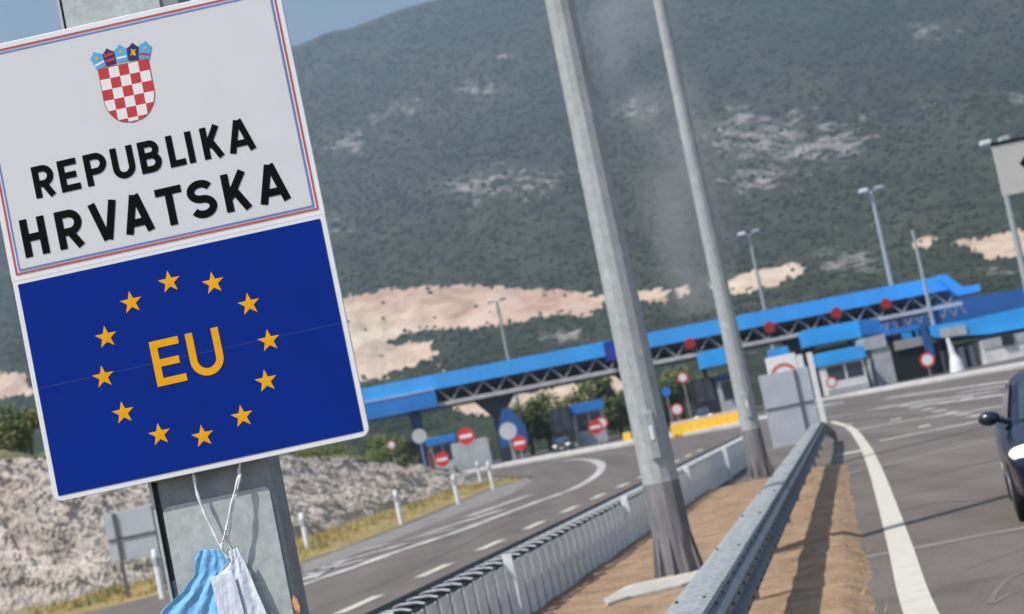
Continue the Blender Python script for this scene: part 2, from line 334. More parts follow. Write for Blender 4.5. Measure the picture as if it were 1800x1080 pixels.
# ------------------------------------------------------------------ mountain
def inpoly(x, y, pg):
    c = False; j = len(pg)-1
    for i in range(len(pg)):
        if (pg[i][1] > y) != (pg[j][1] > y) and x < (pg[j][0]-pg[i][0])*(y-pg[i][1])/(pg[j][1]-pg[i][1])+pg[i][0]: c = not c
        j = i
    return c
BARE = [[(500, 560), (570, 530), (640, 514), (760, 503), (840, 502), (900, 508), (1000, 512), (1062, 520), (1055, 546), (950, 560), (850, 574), (760, 580), (700, 592), (640, 640), (500, 680)],
        [(560, 640), (650, 607), (765, 603), (768, 618), (700, 655), (560, 690)],
        [(1120, 512), (1176, 508), (1172, 530), (1120, 536)], [(1190, 503), (1212, 500), (1208, 520), (1192, 522)], [(1248, 500), (1292, 490), (1330, 474), (1400, 462), (1418, 474), (1380, 496), (1330, 510), (1262, 524)],
        [(1610, 422), (1645, 415), (1640, 436), (1612, 440)], [(1665, 428), (1740, 415), (1900, 385), (1900, 440), (1790, 446), (1740, 458), (1715, 440)],
        [(860, 705), (920, 690), (1090, 660), (1120, 668), (1080, 705), (940, 722), (900, 722)], [(-60, 670), (30, 655), (60, 690), (-60, 712)], [(770, 640), (800, 720), (880, 735), (890, 700), (820, 690)]]
ROCKS = [(850, 160, 70, 22), (1120, 195, 60, 22), (810, 330, 90, 35), (880, 100, 50, 14), (700, 190, 50, 20), (1400, 230, 130, 45), (1450, 270, 70, 25), (1300, 240, 60, 40), (1480, 450, 60, 25), (1790, 170, 30, 14), (1620, 170, 30, 20),
         (940, 320, 60, 30), (620, 250, 60, 40), (1000, 590, 60, 14), (1530, 470, 70, 18), (1330, 320, 90, 30), (1640, 60, 60, 20), (1100, 540, 40, 10), (1750, 480, 60, 14), (560, 400, 60, 40)]
def ridge(az): return max(.215, min(.275, .2535+.165*az))+.006*fbm(az*6, 2)
NA, NR = 640, 300; vs = []; fs = []; col = []
for j in range(NR):
    s_ = j/(NR-1); t = s_*1.12; r = 235+2400*min(t, 1)**1.15+max(0, t-1)*9000
    for i in range(NA):
        az = -.62+1.24*i/(NA-1)
        e = ridge(az)*(.02+.98*min(t, 1)**.93)
        rel = (.020*fbm(az*9, t*3.2)+.008*fbm(az*32, t*11, 3)+.003*fbm(az*90, t*34, 6))*min(1, t*2.2)*(1 if t < .8 else max(.3, 1-(t-.8)*4))
        rr = r*(1+.25*rel*4*(t < 1))
        z = rr*(e+rel*.55) if t <= 1 else r*0+2635*(e+rel*.5)-(t-1)*3500
        z = z-1.5 if j == 0 else z
        p = (rr*math.sin(az), rr*math.cos(az), z); vs.append(p)
        px, py = proj(p); px += 14*fbm(px*.02, py*.04, 8)+9*fbm(px*.11, py*.16, 3); py += 6*fbm(px*.03, py*.05, 9)+5*fbm(px*.1, py*.15, 5)
        b = 1.0 if any(inpoly(px, py, g) for g in BARE) else 0.0
        k = sum(math.exp(-((px-cx)/sx)**2-((py-cy)/sy)**2) for cx, cy, sx, sy in ROCKS)
        col.append((b, min(1, k), 0, 1))
for j in range(NR-1):
    for i in range(NA-1): a = j*NA+i; fs.append((a, a+1, a+NA+1, a+NA))
me = bpy.data.meshes.new('mountain'); me.from_pydata(vs, [], fs); me.update()
ca = me.color_attributes.new('cover', 'FLOAT_COLOR', 'POINT'); ca.data.foreach_set('color', [c for q in col for c in q])
for p in me.polygons: p.use_smooth = True
mtn = bpy.data.objects.new('mountain', me); S.collection.objects.link(mtn); tag(mtn, kind='structure')
m = bpy.data.materials.new('mountain'); m.use_nodes = True; N = m.node_tree.nodes; L = m.node_tree.links; B = N['Principled BSDF']; B.inputs['Roughness'].default_value = .95; B.inputs['Specular IOR Level'].default_value = .1
tc_ = N.new('ShaderNodeTexCoord'); tc = N.new('ShaderNodeMapping'); tc.inputs['Scale'].default_value = (1, .28, 1); L.new(tc_.outputs['Object'], tc.inputs[0])
def nz(scale, det=8, rough=.65):
    n = N.new('ShaderNodeTexNoise'); n.inputs['Scale'].default_value = scale; n.inputs['Detail'].default_value = det; n.inputs['Roughness'].default_value = rough; L.new(tc.outputs[0], n.inputs['Vector']); return n.outputs['Fac']
def ramp(src, stops):
    r = N.new('ShaderNodeValToRGB'); e = r.color_ramp.elements
    while len(e) < len(stops): e.new(.5)
    for q, (p_, c_) in zip(e, stops): q.position = p_; q.color = (*c_, 1)
    L.new(src, r.inputs[0]); return r.outputs[0]
def mix(f, a, b, typ='MIX'):
    x = N.new('ShaderNodeMix'); x.data_type = 'RGBA'; x.blend_type = typ
    if isinstance(f, (int, float)): x.inputs[0].default_value = f
    else: L.new(f, x.inputs[0])
    L.new(a, x.inputs[6]); L.new(b, x.inputs[7]); return x.outputs[2]
def mth(op, a, b):
    x = N.new('ShaderNodeMath'); x.operation = op; x.use_clamp = True
    for i, q in enumerate((a, b)):
        if isinstance(q, (int, float)): x.inputs[i].default_value = q
        else: L.new(q, x.inputs[i])
    return x.outputs[0]
at = N.new('ShaderNodeAttribute'); at.attribute_name = 'cover'; sp = N.new('ShaderNodeSeparateColor'); L.new(at.outputs['Color'], sp.inputs[0])
def vor(scale, off=0):
    n = N.new('ShaderNodeTexVoronoi'); n.inputs['Scale'].default_value = scale; L.new(tc.outputs[0], n.inputs['Vector']); return n.outputs['Distance']
dots = ramp(vor(.12), [(.25, (.65, .68, .62)), (.6, (1.15, 1.12, 1.08))])
scrub = mix(.55, ramp(nz(.02), [(.38, (.013, .03, .018)), (.62, (.06, .074, .042))]), ramp(nz(.004), [(.35, (.018, .036, .026)), (.65, (.07, .072, .06))]))
rockn = mth('ADD', mth('ADD', mth('MULTIPLY', nz(.03, 10, .7), .3), mth('MULTIPLY', nz(.1, 7, .8), .7)), mth('MULTIPLY', sp.outputs[1], .13))
rk = ramp(rockn, [(.60, (0, 0, 0)), (.69, (1, 1, 1))])
rockc = ramp(nz(.06), [(.3, (.2, .185, .17)), (.7, (.4, .37, .35))])
scrub = mix(.8, scrub, dots, 'MULTIPLY')
c1 = mix(rk, scrub, rockc)
bare = mix(.5, ramp(nz(.035, 10, .75), [(.38, (.28, .18, .13)), (.5, (.58, .43, .33)), (.62, (.76, .66, .53))]), ramp(nz(.012, 6, .6), [(.4, (.5, .32, .24)), (.6, (.7, .6, .46))]))
bm_ = ramp(mth('ADD', mth('MULTIPLY', sp.outputs[0], .6), mth('MULTIPLY', nz(.035, 10, .75), .8)), [(.62, (0, 0, 0)), (.74, (1, 1, 1))])
L.new(mix(bm_, c1, bare), B.inputs['Base Color'])
bp = N.new('ShaderNodeBump'); bp.inputs['Distance'].default_value = 7; bp.inputs['Strength'].default_value = .8; L.new(nz(.05, 8, .7), bp.inputs['Height']); L.new(bp.outputs[0], B.inputs['Normal'])
me.materials.append(m)
# low scrub standing on the mountainside, denser in the green parts
rs = random.Random(21); mb = MB(); fcs = []; vss = []
while len(vss) < 6*24000:
    i = rs.randrange(NA-1); j = int(rs.uniform(.03, 1)**.8*(NR*.88)); c = col[j*NA+i]
    if c[0] > .5 and rs.random() < .955: continue
    if c[1] > .4 and rs.random() < .6: continue
    a, b, d = Vector(vs[j*NA+i]), Vector(vs[j*NA+i+1]), Vector(vs[(j+1)*NA+i]); p = a+(b-a)*rs.random()+(d-a)*rs.random()
    px, py = proj(p)
    if not (420 < px < 1850 and -40 < py < 780) and not (px < 60 and py > 400): continue
    dist = p.length; r = min(dist*.0011, 3.6)*rs.uniform(.6, 1.7); h = r*rs.uniform(.8, 1.4); o = len(vss); k = rs.uniform(0, 1.5)
    vss += [(p.x+r*math.cos(k+t*1.571)*rs.uniform(.8, 1.2), p.y+r*math.sin(k+t*1.571), p.z+h*.3) for t in range(4)]+[(p.x+rs.gauss(0, r*.2), p.y, p.z+h), (p.x, p.y, p.z-h*.4)]
    fcs += [(o, o+1, o+4), (o+1, o+2, o+4), (o+2, o+3, o+4), (o+3, o, o+4), (o+1, o, o+5), (o+2, o+1, o+5), (o+3, o+2, o+5), (o, o+3, o+5)]
mb.v = vss; mb.f = fcs
M['far_scrub'] = mat('far_scrub', (.052, .066, .04), .95, col2=(.03, .044, .028), scale=.05, thr=(.35, .65), spec=.1, detail=8)
tag(mb.build('scrub', 'far_scrub', smooth=False), kind='stuff')
# ------------------------------------------------------------------ bushes and trees
def leafy(name, c, rx, ry, h, n, m, label, group, trunk=True):
    root = empty(name, c, label, 'tree' if 'tree' in name else 'bush', group)
    rng = random.Random(int(abs(c[0]*97+c[1]*13)))
    lumps = [(rng.uniform(-.6, .6)*rx, rng.uniform(-.5, .5)*ry, h*rng.uniform(.35, .85), rng.uniform(.28, .5)) for _ in range(9)]
    mb = MB()
    for _ in range(n):
        lx, ly, lz, lr = rng.choice(lumps)
        v = Vector((rng.gauss(0, 1), rng.gauss(0, 1), rng.gauss(0, 1))).normalized()*rng.uniform(.5, 1.05)*lr
        p = Vector((lx+v.x*rx, ly+v.y*ry, max(.1, lz+v.z*h*.55))); sz = h*rng.uniform(.016, .042)
        a = Vector((rng.gauss(0, 1), rng.gauss(0, 1), rng.gauss(0, 1))).normalized(); b = a.orthogonal().normalized()
        mb.add([p-a*sz, p-b*sz*.6, p+a*sz, p+b*sz*.6], [(0, 1, 2, 3)])
    mb.build('crown', m, root)
    mb = MB(); mb.tube([(0, 0, -.1), (rx*.04, 0, h*.3), (rx*.02, 0, h*.6)], [h*.045, h*.035, h*.02], 8)
    for _ in range(4):
        q = rng.choice(lumps); mb.tube([(rx*.03, 0, h*.25), (q[0]*.7, q[1]*.7, q[2]*.9)], [h*.022, h*.008], 6)
    mb.build('trunk', 'bark', root); return root
def tr(px, Y, rx, h, m, lab, nm='tree', n=3000, g='trees behind the toll plaza', z=0):
    p = P(px[0], px[1], Y); return leafy(nm, (p.x, Y, z), rx, rx*.8, h, n, m, lab, g)
tr((650, 760), 185, 3.5, 5.2, 'leaf', 'green tree beside the lower right corner of the blue panel')
tr((690, 775), 190, 3.0, 4.4, 'leaf_dry', 'yellowish bushy tree left of the dark blue canopy column')
tr((775, 740), 215, 4.5, 4.6, 'leaf', 'low broad tree right of the dark blue canopy column')
tr((815, 740), 218, 3.5, 4.0, 'leaf_dry', 'olive tree seen above the large red no-entry disc')
tr((925, 740), 210, 3.2, 5.8, 'leaf', 'green tree just right of the round grey sign back')
tr((955, 725), 212, 2.8, 6.6, 'leaf', 'pointed green tree left of the small dark blue fascia')
tr((1005, 712), 214, 3.4, 6.4, 'leaf_dry', 'olive tree behind the booth with the dark blue fascia')
tr((1045, 700), 213, 3.0, 7.6, 'leaf', 'tallest green tree in the gap left of the near lamp mast')
tr((1080, 700), 216, 2.6, 5.6, 'leaf', 'green tree right beside the near lamp mast')
tr((1165, 700), 214, 2.8, 5.8, 'leaf', 'green tree in the gap right of the near lamp mast')
tr((1195, 700), 216, 2.8, 6.2, 'leaf_dry', 'olive tree behind the pale round sign between the lamp masts')
tr((1240, 680), 218, 3.2, 5.0, 'leaf', 'low green tree behind the dark booth between the lamp masts')
for k, (px, Y, rx, h, mm, lab) in enumerate((((515, 800), 84, 1.6, 1.6, 'leaf_dry', 'yellowish bush on the cutting beside the sign post'), ((560, 795), 88, 1.7, 1.3, 'leaf', 'green bush on top of the rock cutting under the sign corner'),
        ((610, 800), 92, 1.6, 1.3, 'leaf_dry', 'olive bush on the crest of the rock cutting'), ((655, 805), 96, 1.5, 1.4, 'leaf', 'green bush at the low end of the rock cutting'),
        ((10, 740), 62, 1.3, 2.3, 'leaf', 'dark green bush at the left edge of the photo'), ((-25, 760), 60, 1.4, 2.0, 'leaf_dry', 'dry bush cut by the left edge of the photo'), ((45, 740), 66, 1.2, 1.8, 'leaf_dry', 'dry olive bush left of the blue panel edge'))):
    p = P(px[0], px[1], Y); leafy('bush', (p.x, Y, p.z-h*.7), rx, rx*.8, h, 2400, mm, lab, 'bushes on the rock cutting')
# ------------------------------------------------------------------ border sign
SY = 4.6; YAW = math.radians(2.6)
so = P(96, 884, SY)
sx_ = (P(650, 766, SY-.03)-so); sx_ = Vector((math.cos(YAW), -math.sin(YAW), sx_.z/sx_.length)).normalized()
sz_ = Vector((0, 0, 1)); sn = sx_.cross(sz_).normalized(); sz_ = sn.cross(sx_).normalized()*-1
if sz_.z < 0: sz_ = -sz_
if sn.y > 0: sn = -sn
def Lc(px, py):
    d = ray(px, py); t = (so-CP).dot(sn)/d.dot(sn); q = CP+d*t-so; return (q.dot(sx_), q.dot(sz_))
sign = empty('border_sign', (so.x+.38, so.y+.14, 0), 'tall white and blue border sign on a thick galvanised steel post', 'sign')
sorg = sign.location.copy()
def W(a, b, k=0): return so+sx_*a+sz_*b+sn*k
def sheet(mb, pts, k): mb.poly([W(a, b, k) for a, b in pts]); return mb
s700 = Lc(596, 777)[0]/ math.hypot(500, 107)
WD = Lc(651, 765)[0]; MID = Lc(286, 437)[1]; TOP = Lc(0, 77)[1]
def rrect(a0, b0, a1, b1, r, n=5):
    out = []
    for cx, cy, s0 in ((a1-r, b0+r, -90), (a1-r, b1-r, 0), (a0+r, b1-r, 90), (a0+r, b0+r, 180)):
        for i in range(n+1): t = math.radians(s0+90*i/n); out.append((cx+r*math.cos(t), cy+r*math.sin(t)))
    return out
def brect(a0, b0, a1, b1, r, lowr, n=5):
    out = []
    for cx, cy, s0, rr in ((a1, b0, -90, r if lowr else .003), (a1, b1, 0, .003 if lowr else r), (a0, b1, 90, .003 if lowr else r), (a0, b0, 180, r if lowr else .003)):
        cx += rr*(-1 if cx == a1 else 1); cy += rr*(-1 if cy == b1 else 1)
        for i in range(n+1): t = math.radians(s0+90*i/n); out.append((cx+rr*math.cos(t), cy+rr*math.sin(t)))
    return out
def plate(a0, b0, a1, b1, r, k0, k1): mb = MB(); mb.prism([W(a, b, k0) for a, b in brect(a0, b0, a1, b1, r, b0 == 0)], sn*(k1-k0)); return mb
U = s700
blue = plate(0, 0, WD, MID, .022, -.012, 0).build('blue_panel', 'edge_white', sign, sorg, bevel=.0015)
white = plate(-.001, MID-.003, WD+.001, TOP, .022, -.012, .0004).build('white_panel', 'edge_white', sign, sorg, bevel=.0015)
mb = MB(); sheet(mb, rrect(9*U, 10*U, WD-10*U, MID-8*U, .003), .0012); mb.build('blue_field', 'blue_film', blue, sorg)
mb = MB(); q0 = Lc(22, 694); q1 = Lc(602, 568); sheet(mb, [(9.5*U, q0[1]), (WD-10.5*U, q1[1]), (WD-10.5*U, q1[1]+1.2*U), (9.5*U, q0[1]+1.2*U)], .0015); mb.build('seam', 'blue_seam', blue, sorg)
mb = MB(); sheet(mb, rrect(19*U, MID+17*U, WD-19*U, TOP-17*U, .006), .0012); mb.build('white_field', 'white_film', white, sorg)
def frame(a0, b0, a1, b1, t, m, top=True, bot=True):
    mb = MB()
    if bot: sheet(mb, [(a0, b0), (a1, b0), (a1, b0+t), (a0, b0+t)], .0018)
    if top: sheet(mb, [(a0, b1-t), (a1, b1-t), (a1, b1), (a0, b1)], .0018)
    sheet(mb, [(a0, b0+t), (a0+t, b0+t), (a0+t, b1-t), (a0, b1-t)], .0018); sheet(mb, [(a1-t, b0+t), (a1, b0+t), (a1, b1-t), (a1-t, b1-t)], .0018)
    return mb.build('border_line', m, white, sorg)
frame(9*U, MID+9*U, WD-9*U, TOP-10*U, 3.0*U, 'red_pale'); frame(15.5*U, MID+15*U, WD-15.5*U, TOP-16.5*U, 2.8*U, 'blue_pale')
# lettering: each letter is built from flat strokes of an even width
def sweep(mb, pts, t, k):
    pts = [Vector((p[0], p[1])) for p in pts]; n = len(pts); Ls = []; Rs = []
    for i in range(n):
        d0 = (pts[i]-pts[i-1]).normalized() if i else (pts[1]-pts[0]).normalized(); d1 = (pts[i+1]-pts[i]).normalized() if i < n-1 else d0
        m_ = Vector((-(d0+d1).y, (d0+d1).x)).normalized(); c = max(.35, m_.dot(Vector((-d0.y, d0.x))))
        Ls.append(pts[i]+m_*t/2/c); Rs.append(pts[i]-m_*t/2/c)
    vs = [W(q.x, q.y, k) for q in Ls+Rs]; mb.add(vs, [(i, i+1, n+i+1, n+i) for i in range(n-1)])
def arc(cx, cy, rx, ry, a0, a1, n=12): return [(cx+rx*math.cos(math.radians(a0+(a1-a0)*i/n)), cy+ry*math.sin(math.radians(a0+(a1-a0)*i/n))) for i in range(n+1)]
def glyph(ch, w, h, t):
    x0, x1 = t/2, w-t/2; y1 = h-t/2; y0 = t/2; m_ = h*.5
    if ch == 'H': return [[(x0, 0), (x0, h)], [(x1, 0), (x1, h)], [(x0, m_), (x1, m_)]]
    if ch == 'I': return [[(w/2, 0), (w/2, h)]]
    if ch == 'L': return [[(x0, h), (x0, y0), (w, y0)]]
    if ch == 'E': return [[(w*.97, y1), (x0, y1), (x0, y0), (w, y0)], [(x0, m_), (w*.88, m_)]]
    if ch == 'T': return [[(0, y1), (w, y1)], [(w/2, 0), (w/2, h-t*.9)]]
    if ch == 'V': return [[(x0*.9, h), (w/2-t*.1, 0)], [(w-x0*.9, h), (w/2+t*.1, 0)]]
    if ch == 'A': return [[(x0*.9, 0), (w/2-t*.1, h)], [(w-x0*.9, 0), (w/2+t*.1, h)], [(w*.24, h*.27), (w*.76, h*.27)]]
    if ch == 'K': return [[(x0, 0), (x0, h)], [(x0+t*.2, h*.36), (w-t*.62, h)], [(w*.42, h*.53), (w-t*.55, 0)]]
    if ch in 'PR':
        c = h*.43; r = (y1-c)/2; g = [[(x0, 0), (x0, h)], [(x0, y1), (x1-r, y1)]+arc(x1-r, (y1+c)/2, r, r, 90, -90)[1:]+[(x0, c)]]
        if ch == 'R': g.append([(w*.48, c), (w-t*.55, 0)])
        return g
    if ch == 'B':
        c = h*.53; r = (y1-c)/2; r2 = (c-y0)/2
        return [[(x0, 0), (x0, h)], [(x0, y1), (x1-r-.04*w, y1)]+arc(x1-r-.04*w, (y1+c)/2, r, r, 90, -90)[1:]+[(x0, c)], [(x0, c), (x1-r2, c)]+arc(x1-r2, (y0+c)/2, r2, r2, 90, -90)[1:]+[(x0, y0)]]
    if ch == 'U':
        r = (x1-x0)/2; return [[(x0, h), (x0, y0+r)]+arc(w/2, y0+r, r, r, 180, 360)[1:]+[(x1, h)]]
    if ch == 'S':
        r = (y1-y0)/4; rx = (x1-x0)/2; cx = w/2
        return [arc(cx, y1-r, rx, r, 25, 180, 10)+arc(cx, y1-r, rx, r, 180, 262, 6)[1:]+arc(cx, y0+r, rx, r, 82, 0, 6)+arc(cx, y0+r, rx, r, 0, -155, 10)[1:]]
def word(name, letters, A, Bx, hpx, tpx, m, parent, k0):
    a = Vector(Lc(*A)); b = Vector(Lc(*Bx)); e = (b-a).normalized(); nrm = Vector((-e.y, e.x)); h = hpx*U; t = tpx*U
    for ch, x0, x1 in letters:
        f = lambda x: Vector(Lc(x, A[1]+(Bx[1]-A[1])*(x-A[0])/(Bx[0]-A[0])))
        p0, p1 = f(x0), f(x1); wd = (p1-p0).length; mb = MB(); k = k0
        for g in glyph(ch, wd, h, t):
            sweep(mb, [p0+e*q[0]+nrm*q[1] for q in g], t, k); k += .00012
        mb.build(name, m, parent, sorg)
word('letter', [('R', 64.8, 101), ('E', 110, 144), ('P', 155.6, 194), ('U', 203, 242), ('B', 251, 288), ('L', 301, 329), ('I', 334, 346), ('K', 361, 397), ('A', 405, 451)], (64.8, 350), (450, 261.5), 57, 11.5, 'black_film', white, .0022)
word('letter', [('H', 46, 89), ('R', 107, 152), ('V', 167, 216), ('A', 223, 273), ('T', 284, 330), ('S', 338, 386), ('K', 400, 446), ('A', 459, 512)], (46.3, 454), (511, 350), 68, 13.5, 'black_film', white, .0022)
word('letter', [('E', 277.8, 330), ('U', 341, 399)], (277.8, 680.7), (329.6, 669), 80, 13, 'yellow_film', blue, .0022)
for cx, cy in ((298, 496), (375, 498), (438, 535), (473, 599), (468, 670), (426, 732), (357, 767), (281, 764), (217, 726), (182, 663), (187, 593), (231, 532)):
    c = Vector(Lc(cx, cy)); R = 20.5*U
    pts = [(c.x+math.sin(math.pi*i/5)*(R if i % 2 == 0 else R*.4), c.y+math.cos(math.pi*i/5)*(R if i % 2 == 0 else R*.4)) for i in range(10)]
    mb = MB(); o_ = [W(a, b, .002) for a, b in pts]; cc = W(c.x, c.y, .0023)
    mb.add(o_+[cc], [(i, (i+1) % 10, 10) for i in range(10)]); mb.build('star', 'yellow_film', blue, sorg)
# crest
c0 = Vector(Lc(216.7, 114)); ca_ = math.radians(-.5)
crest = None
def CR(x, y): return (c0.x+(x*math.cos(ca_)-y*math.sin(ca_))*U, c0.y+(x*math.sin(ca_)+y*math.cos(ca_))*U)
def halfw(y):       # half width of the shield at depth y below its top edge (photo pixels)
    return 45.0 if y < 55 else 45*math.sqrt(max(0, 1-((y-55)/50)**2))
out = [(-46.5, 1.5), (46.5, 1.5)]+[(halfw(y)+1.5, -y) for y in range(5, 106, 5)]+[(-halfw(y)-1.5, -y) for y in range(105, 4, -5)]
mb = MB(); sheet(mb, [CR(*p) for p in out], .0021); crest = mb.build('crest', 'red_pale', white, sorg)
mbr, mbw = MB(), MB()
for r_ in range(6):
    for c_ in range(5):
        tgt = mbr if (r_+c_) % 2 == 0 else mbw; ys = [r_*19.2+19.2*i/6 for i in range(7)]; xa, xb = -45+18*c_, -27+18*c_
        ls, rs = [], []
        for y in ys:
            if y > 104: continue
            hw = halfw(y); a = max(xa, -hw); b = min(xb, hw)
            if b-a > .3: ls.append((a, -y)); rs.append((b, -y))
        if len(ls) > 1: sheet(tgt, [CR(*p) for p in ls+rs[::-1]], .0024)
mbr.build('red_checks', 'red_film', crest, sorg) if False else mbr.build('red_checks', 'red_film', white, sorg); mbw.build('white_checks', 'edge_white', white, sorg)
cols_ = ['crest_sky', 'crest_navy', 'crest_sky', 'crest_navy', 'crest_sky']
for i, (cx, cy, rt) in enumerate(((-43, 17, 16), (-22, 18, 6), (0, 20, 0), (22, 18, -6), (43, 17, -16))):
    rt = math.radians(rt)
    def Q(x, y): return CR(cx+x*math.cos(rt)-y*math.sin(rt), cy+x*math.sin(rt)+y*math.cos(rt))
    mb = MB(); sheet(mb, [Q(-9.5, -15), Q(9.5, -15), Q(11, 8), Q(6, 11), Q(0, 17), Q(-6, 11), Q(-11, 8)], .0024+i*.00004); mb.build('crown_shield', cols_[i], white, sorg)
    mb = MB()
    if i == 1:
        for y in (-8, 2): sheet(mb, [Q(-9, y), Q(9, y), Q(9, y+5), Q(-9, y+5)], .003)
        mb.build('crown_charge', 'red_film', white, sorg)
    elif i == 3:
        sheet(mb, [Q(-6, -7), Q(-2, -4), Q(2, -7), Q(5, -6), Q(3, 0), Q(6, 5), Q(1, 3), Q(-4, 7), Q(-3, 0)], .003); mb.build('crown_charge', 'yellow_film', white, sorg)
    else:
        sheet(mb, [Q(4*math.cos(a*math.pi/4)*(1 if a % 2 else .6), 3+4*math.sin(a*math.pi/4)*(1 if a % 2 else .6)) for a in range(8)], .003); mb.build('crown_charge', 'yellow_film', white, sorg)
        mb = MB(); sheet(mb, [Q(-9, -9), Q(9, -9), Q(9, -5), Q(-9, -5)], .003); mb.build('crown_charge', 'red_film' if i == 4 else 'edge_white', white, sorg)
# post: box column toned dark as shadow around a proud galvanised cover plate, set just behind the panels
kf = -.032
A = lambda px, py: Lc(px, py)[0]
pl, pr = A(262, 858), A(468, 811); prr = pr+.05
pz0 = -so.z-.05; pz1 = TOP+.35
def pbox(mb, a0, b0, k0, a1, b1, k1):
    base = [(so+sx_*a+sn*k) for a, k in ((a0, k0), (a1, k0), (a1, k1), (a0, k1))]
    lo2 = [Vector((p.x, p.y, so.z+b0)) for p in base]; hi = [Vector((p.x, p.y, so.z+b1)) for p in base]
    mb.add(lo2+hi, [(0,3,2,1),(4,5,6,7),(0,1,5,4),(1,2,6,5),(2,3,7,6),(3,0,4,7)]); return mb
mb = MB(); pbox(mb, pl, pz0, kf-.15, pr, pz1, kf-.006); post = mb.build('post', 'post_steel', sign, sorg, bevel=.006)
mb = MB(); pbox(mb, pl-.008, pz0, kf-.15, pl-.001, pz1, kf+.004); mb.build('post_flange', 'steel_light', sign, sorg)
mb = MB(); pbox(mb, pl+.0005, Lc(296, 1022)[1], kf-.0055, A(277, 893), -.002, kf-.003); mb.build('slot', 'tar', sign, sorg)  # thin black sheet painted as the shadow beside the left flange
mb = MB(); t0 = Lc(262, 892); t1 = Lc(470, 848)
mb.prism([so+sx_*a+Vector((0, 0, b))+sn*(kf-.006) for a, b in rrect(A(279, 893), pz0+.1, pr-.012, Lc(278, 895)[1], .016)], sn*.006)
mb.build('cover_plate', 'steel_light', sign, sorg, bevel=.0015)
mb = MB(); mb.prism([so+sx_*a+Vector((0, 0, b))+sn*(kf-.006) for a, b in rrect(pl+.004, TOP-.05, pr-.05, pz1-.02, .012)], sn*.006)
mb.build('cover_plate', 'steel_light', sign, sorg, bevel=.0015)
mb = MB()
for a_ in (.2, .6):
    for b_ in (.25, .5, MID+.2, MID+.5): pbox(mb, pl+.03, b_, kf-.005, pr-.02, b_+.04, -.013)
mb.build('bracket', 'steel_dark', sign, sorg)
mb = MB(); q = Lc(528, 1062); rr_ = random.Random(3)
mb.poly([so+sx_*(q[0]-14*U+x*U)+Vector((0, 0, q[1]+y*U))+sn*(kf-.003) for x, y in ((-8, -26), (4, -30), (9, -5), (6, 10), (1, 17), (-2, 8), (-5, 13), (-9, 4))]); mb.build('rust_patch', 'rust', sign, sorg)  # irregular mottled orange patch on the post face
# ------------------------------------------------------------------ face mask hanging by its ear loops
kq = -.017
def MW(px, py, k=kq): a, b = Lc(px, py); return so+sx_*a+sz_*b+sn*k
mo = MW(395, 1000)
mk = empty('face_mask', mo, 'crumpled blue and white surgical face mask hanging by its loops under the border sign', 'face mask')
def cloth(name, Ledge, Redge, m, kbase, fold, nf, ph):
    Ls = [MW(*q) for q in Ledge]; Rs = [MW(*q) for q in Redge]
    def seg(ps, t): f = t*(len(ps)-1); i = min(int(f), len(ps)-2); return ps[i].lerp(ps[i+1], f-i)
    mb = MB()
    def f(u, v):
        p = seg(Ls, v).lerp(seg(Rs, v), u); d = fold*(math.sin(u*nf*math.pi*2+ph+v*1.5+1.5*fbm(u*2, v*3, ph))+.9*fbm(u*5, v*6, ph)+.35*fbm(u*14, v*18, ph))*(.35+.65*v)+kbase
        return p+sn*d
    mb.grid(f, 70, 70); o = mb.build(name, m, mk, mo, smooth=True); sd = o.modifiers.new('thick', 'SOLIDIFY'); sd.thickness = .0006; return o
cloth('blue_layer', [(347, 968), (341, 985), (340, 1012), (318, 1042), (285, 1072), (255, 1120)], [(388, 966), (400, 985), (404, 1004), (398, 1040), (398, 1080), (398, 1120)], 'mask_blue', .006, .003, 3.6, .6)
cloth('white_layer', [(398, 972), (399, 990), (384, 1008), (376, 1030), (384, 1072), (392, 1120)], [(416, 963), (424, 978), (436, 1003), (450, 1037), (466, 1072), (482, 1120)], 'mask_white', .012, .0028, 2.6, 2.2)
cloth('white_layer', [(370, 1016), (374, 1030), (378, 1050), (384, 1075), (388, 1100), (392, 1120)], [(407, 1003), (414, 1020), (421, 1045), (428, 1070), (434, 1100), (440, 1120)], 'mask_white', .02, .0015, 1.2, .5)
def loop(pts, r, ph):
    mb = MB(); ps = [MW(x, y, kq+k) for x, y, k in pts]; ps = smooth_pts(ps, 8); mb.tube(ps, [r*(1+.25*math.sin(i*.8+ph)) for i in range(len(ps))], 8); mb.build('ear_loop', 'elastic', mk, mo, smooth=True)
loop([(330, 800, -.005), (338, 838, .0), (344, 866, .004), (357, 900, .008), (374, 935, .010), (393, 972, .012)], .0036, 0)
loop([(421, 795, -.005), (418, 826, .0), (416, 845, .006), (407, 885, .014), (398, 930, .016), (390, 962, .016), (400, 982, .014)], .0032, 1)
loop([(419, 828, .0), (420, 842, .006), (409, 890, .013), (404, 930, .012), (400, 950, .012), (408, 972, .01)], .0024, 2)
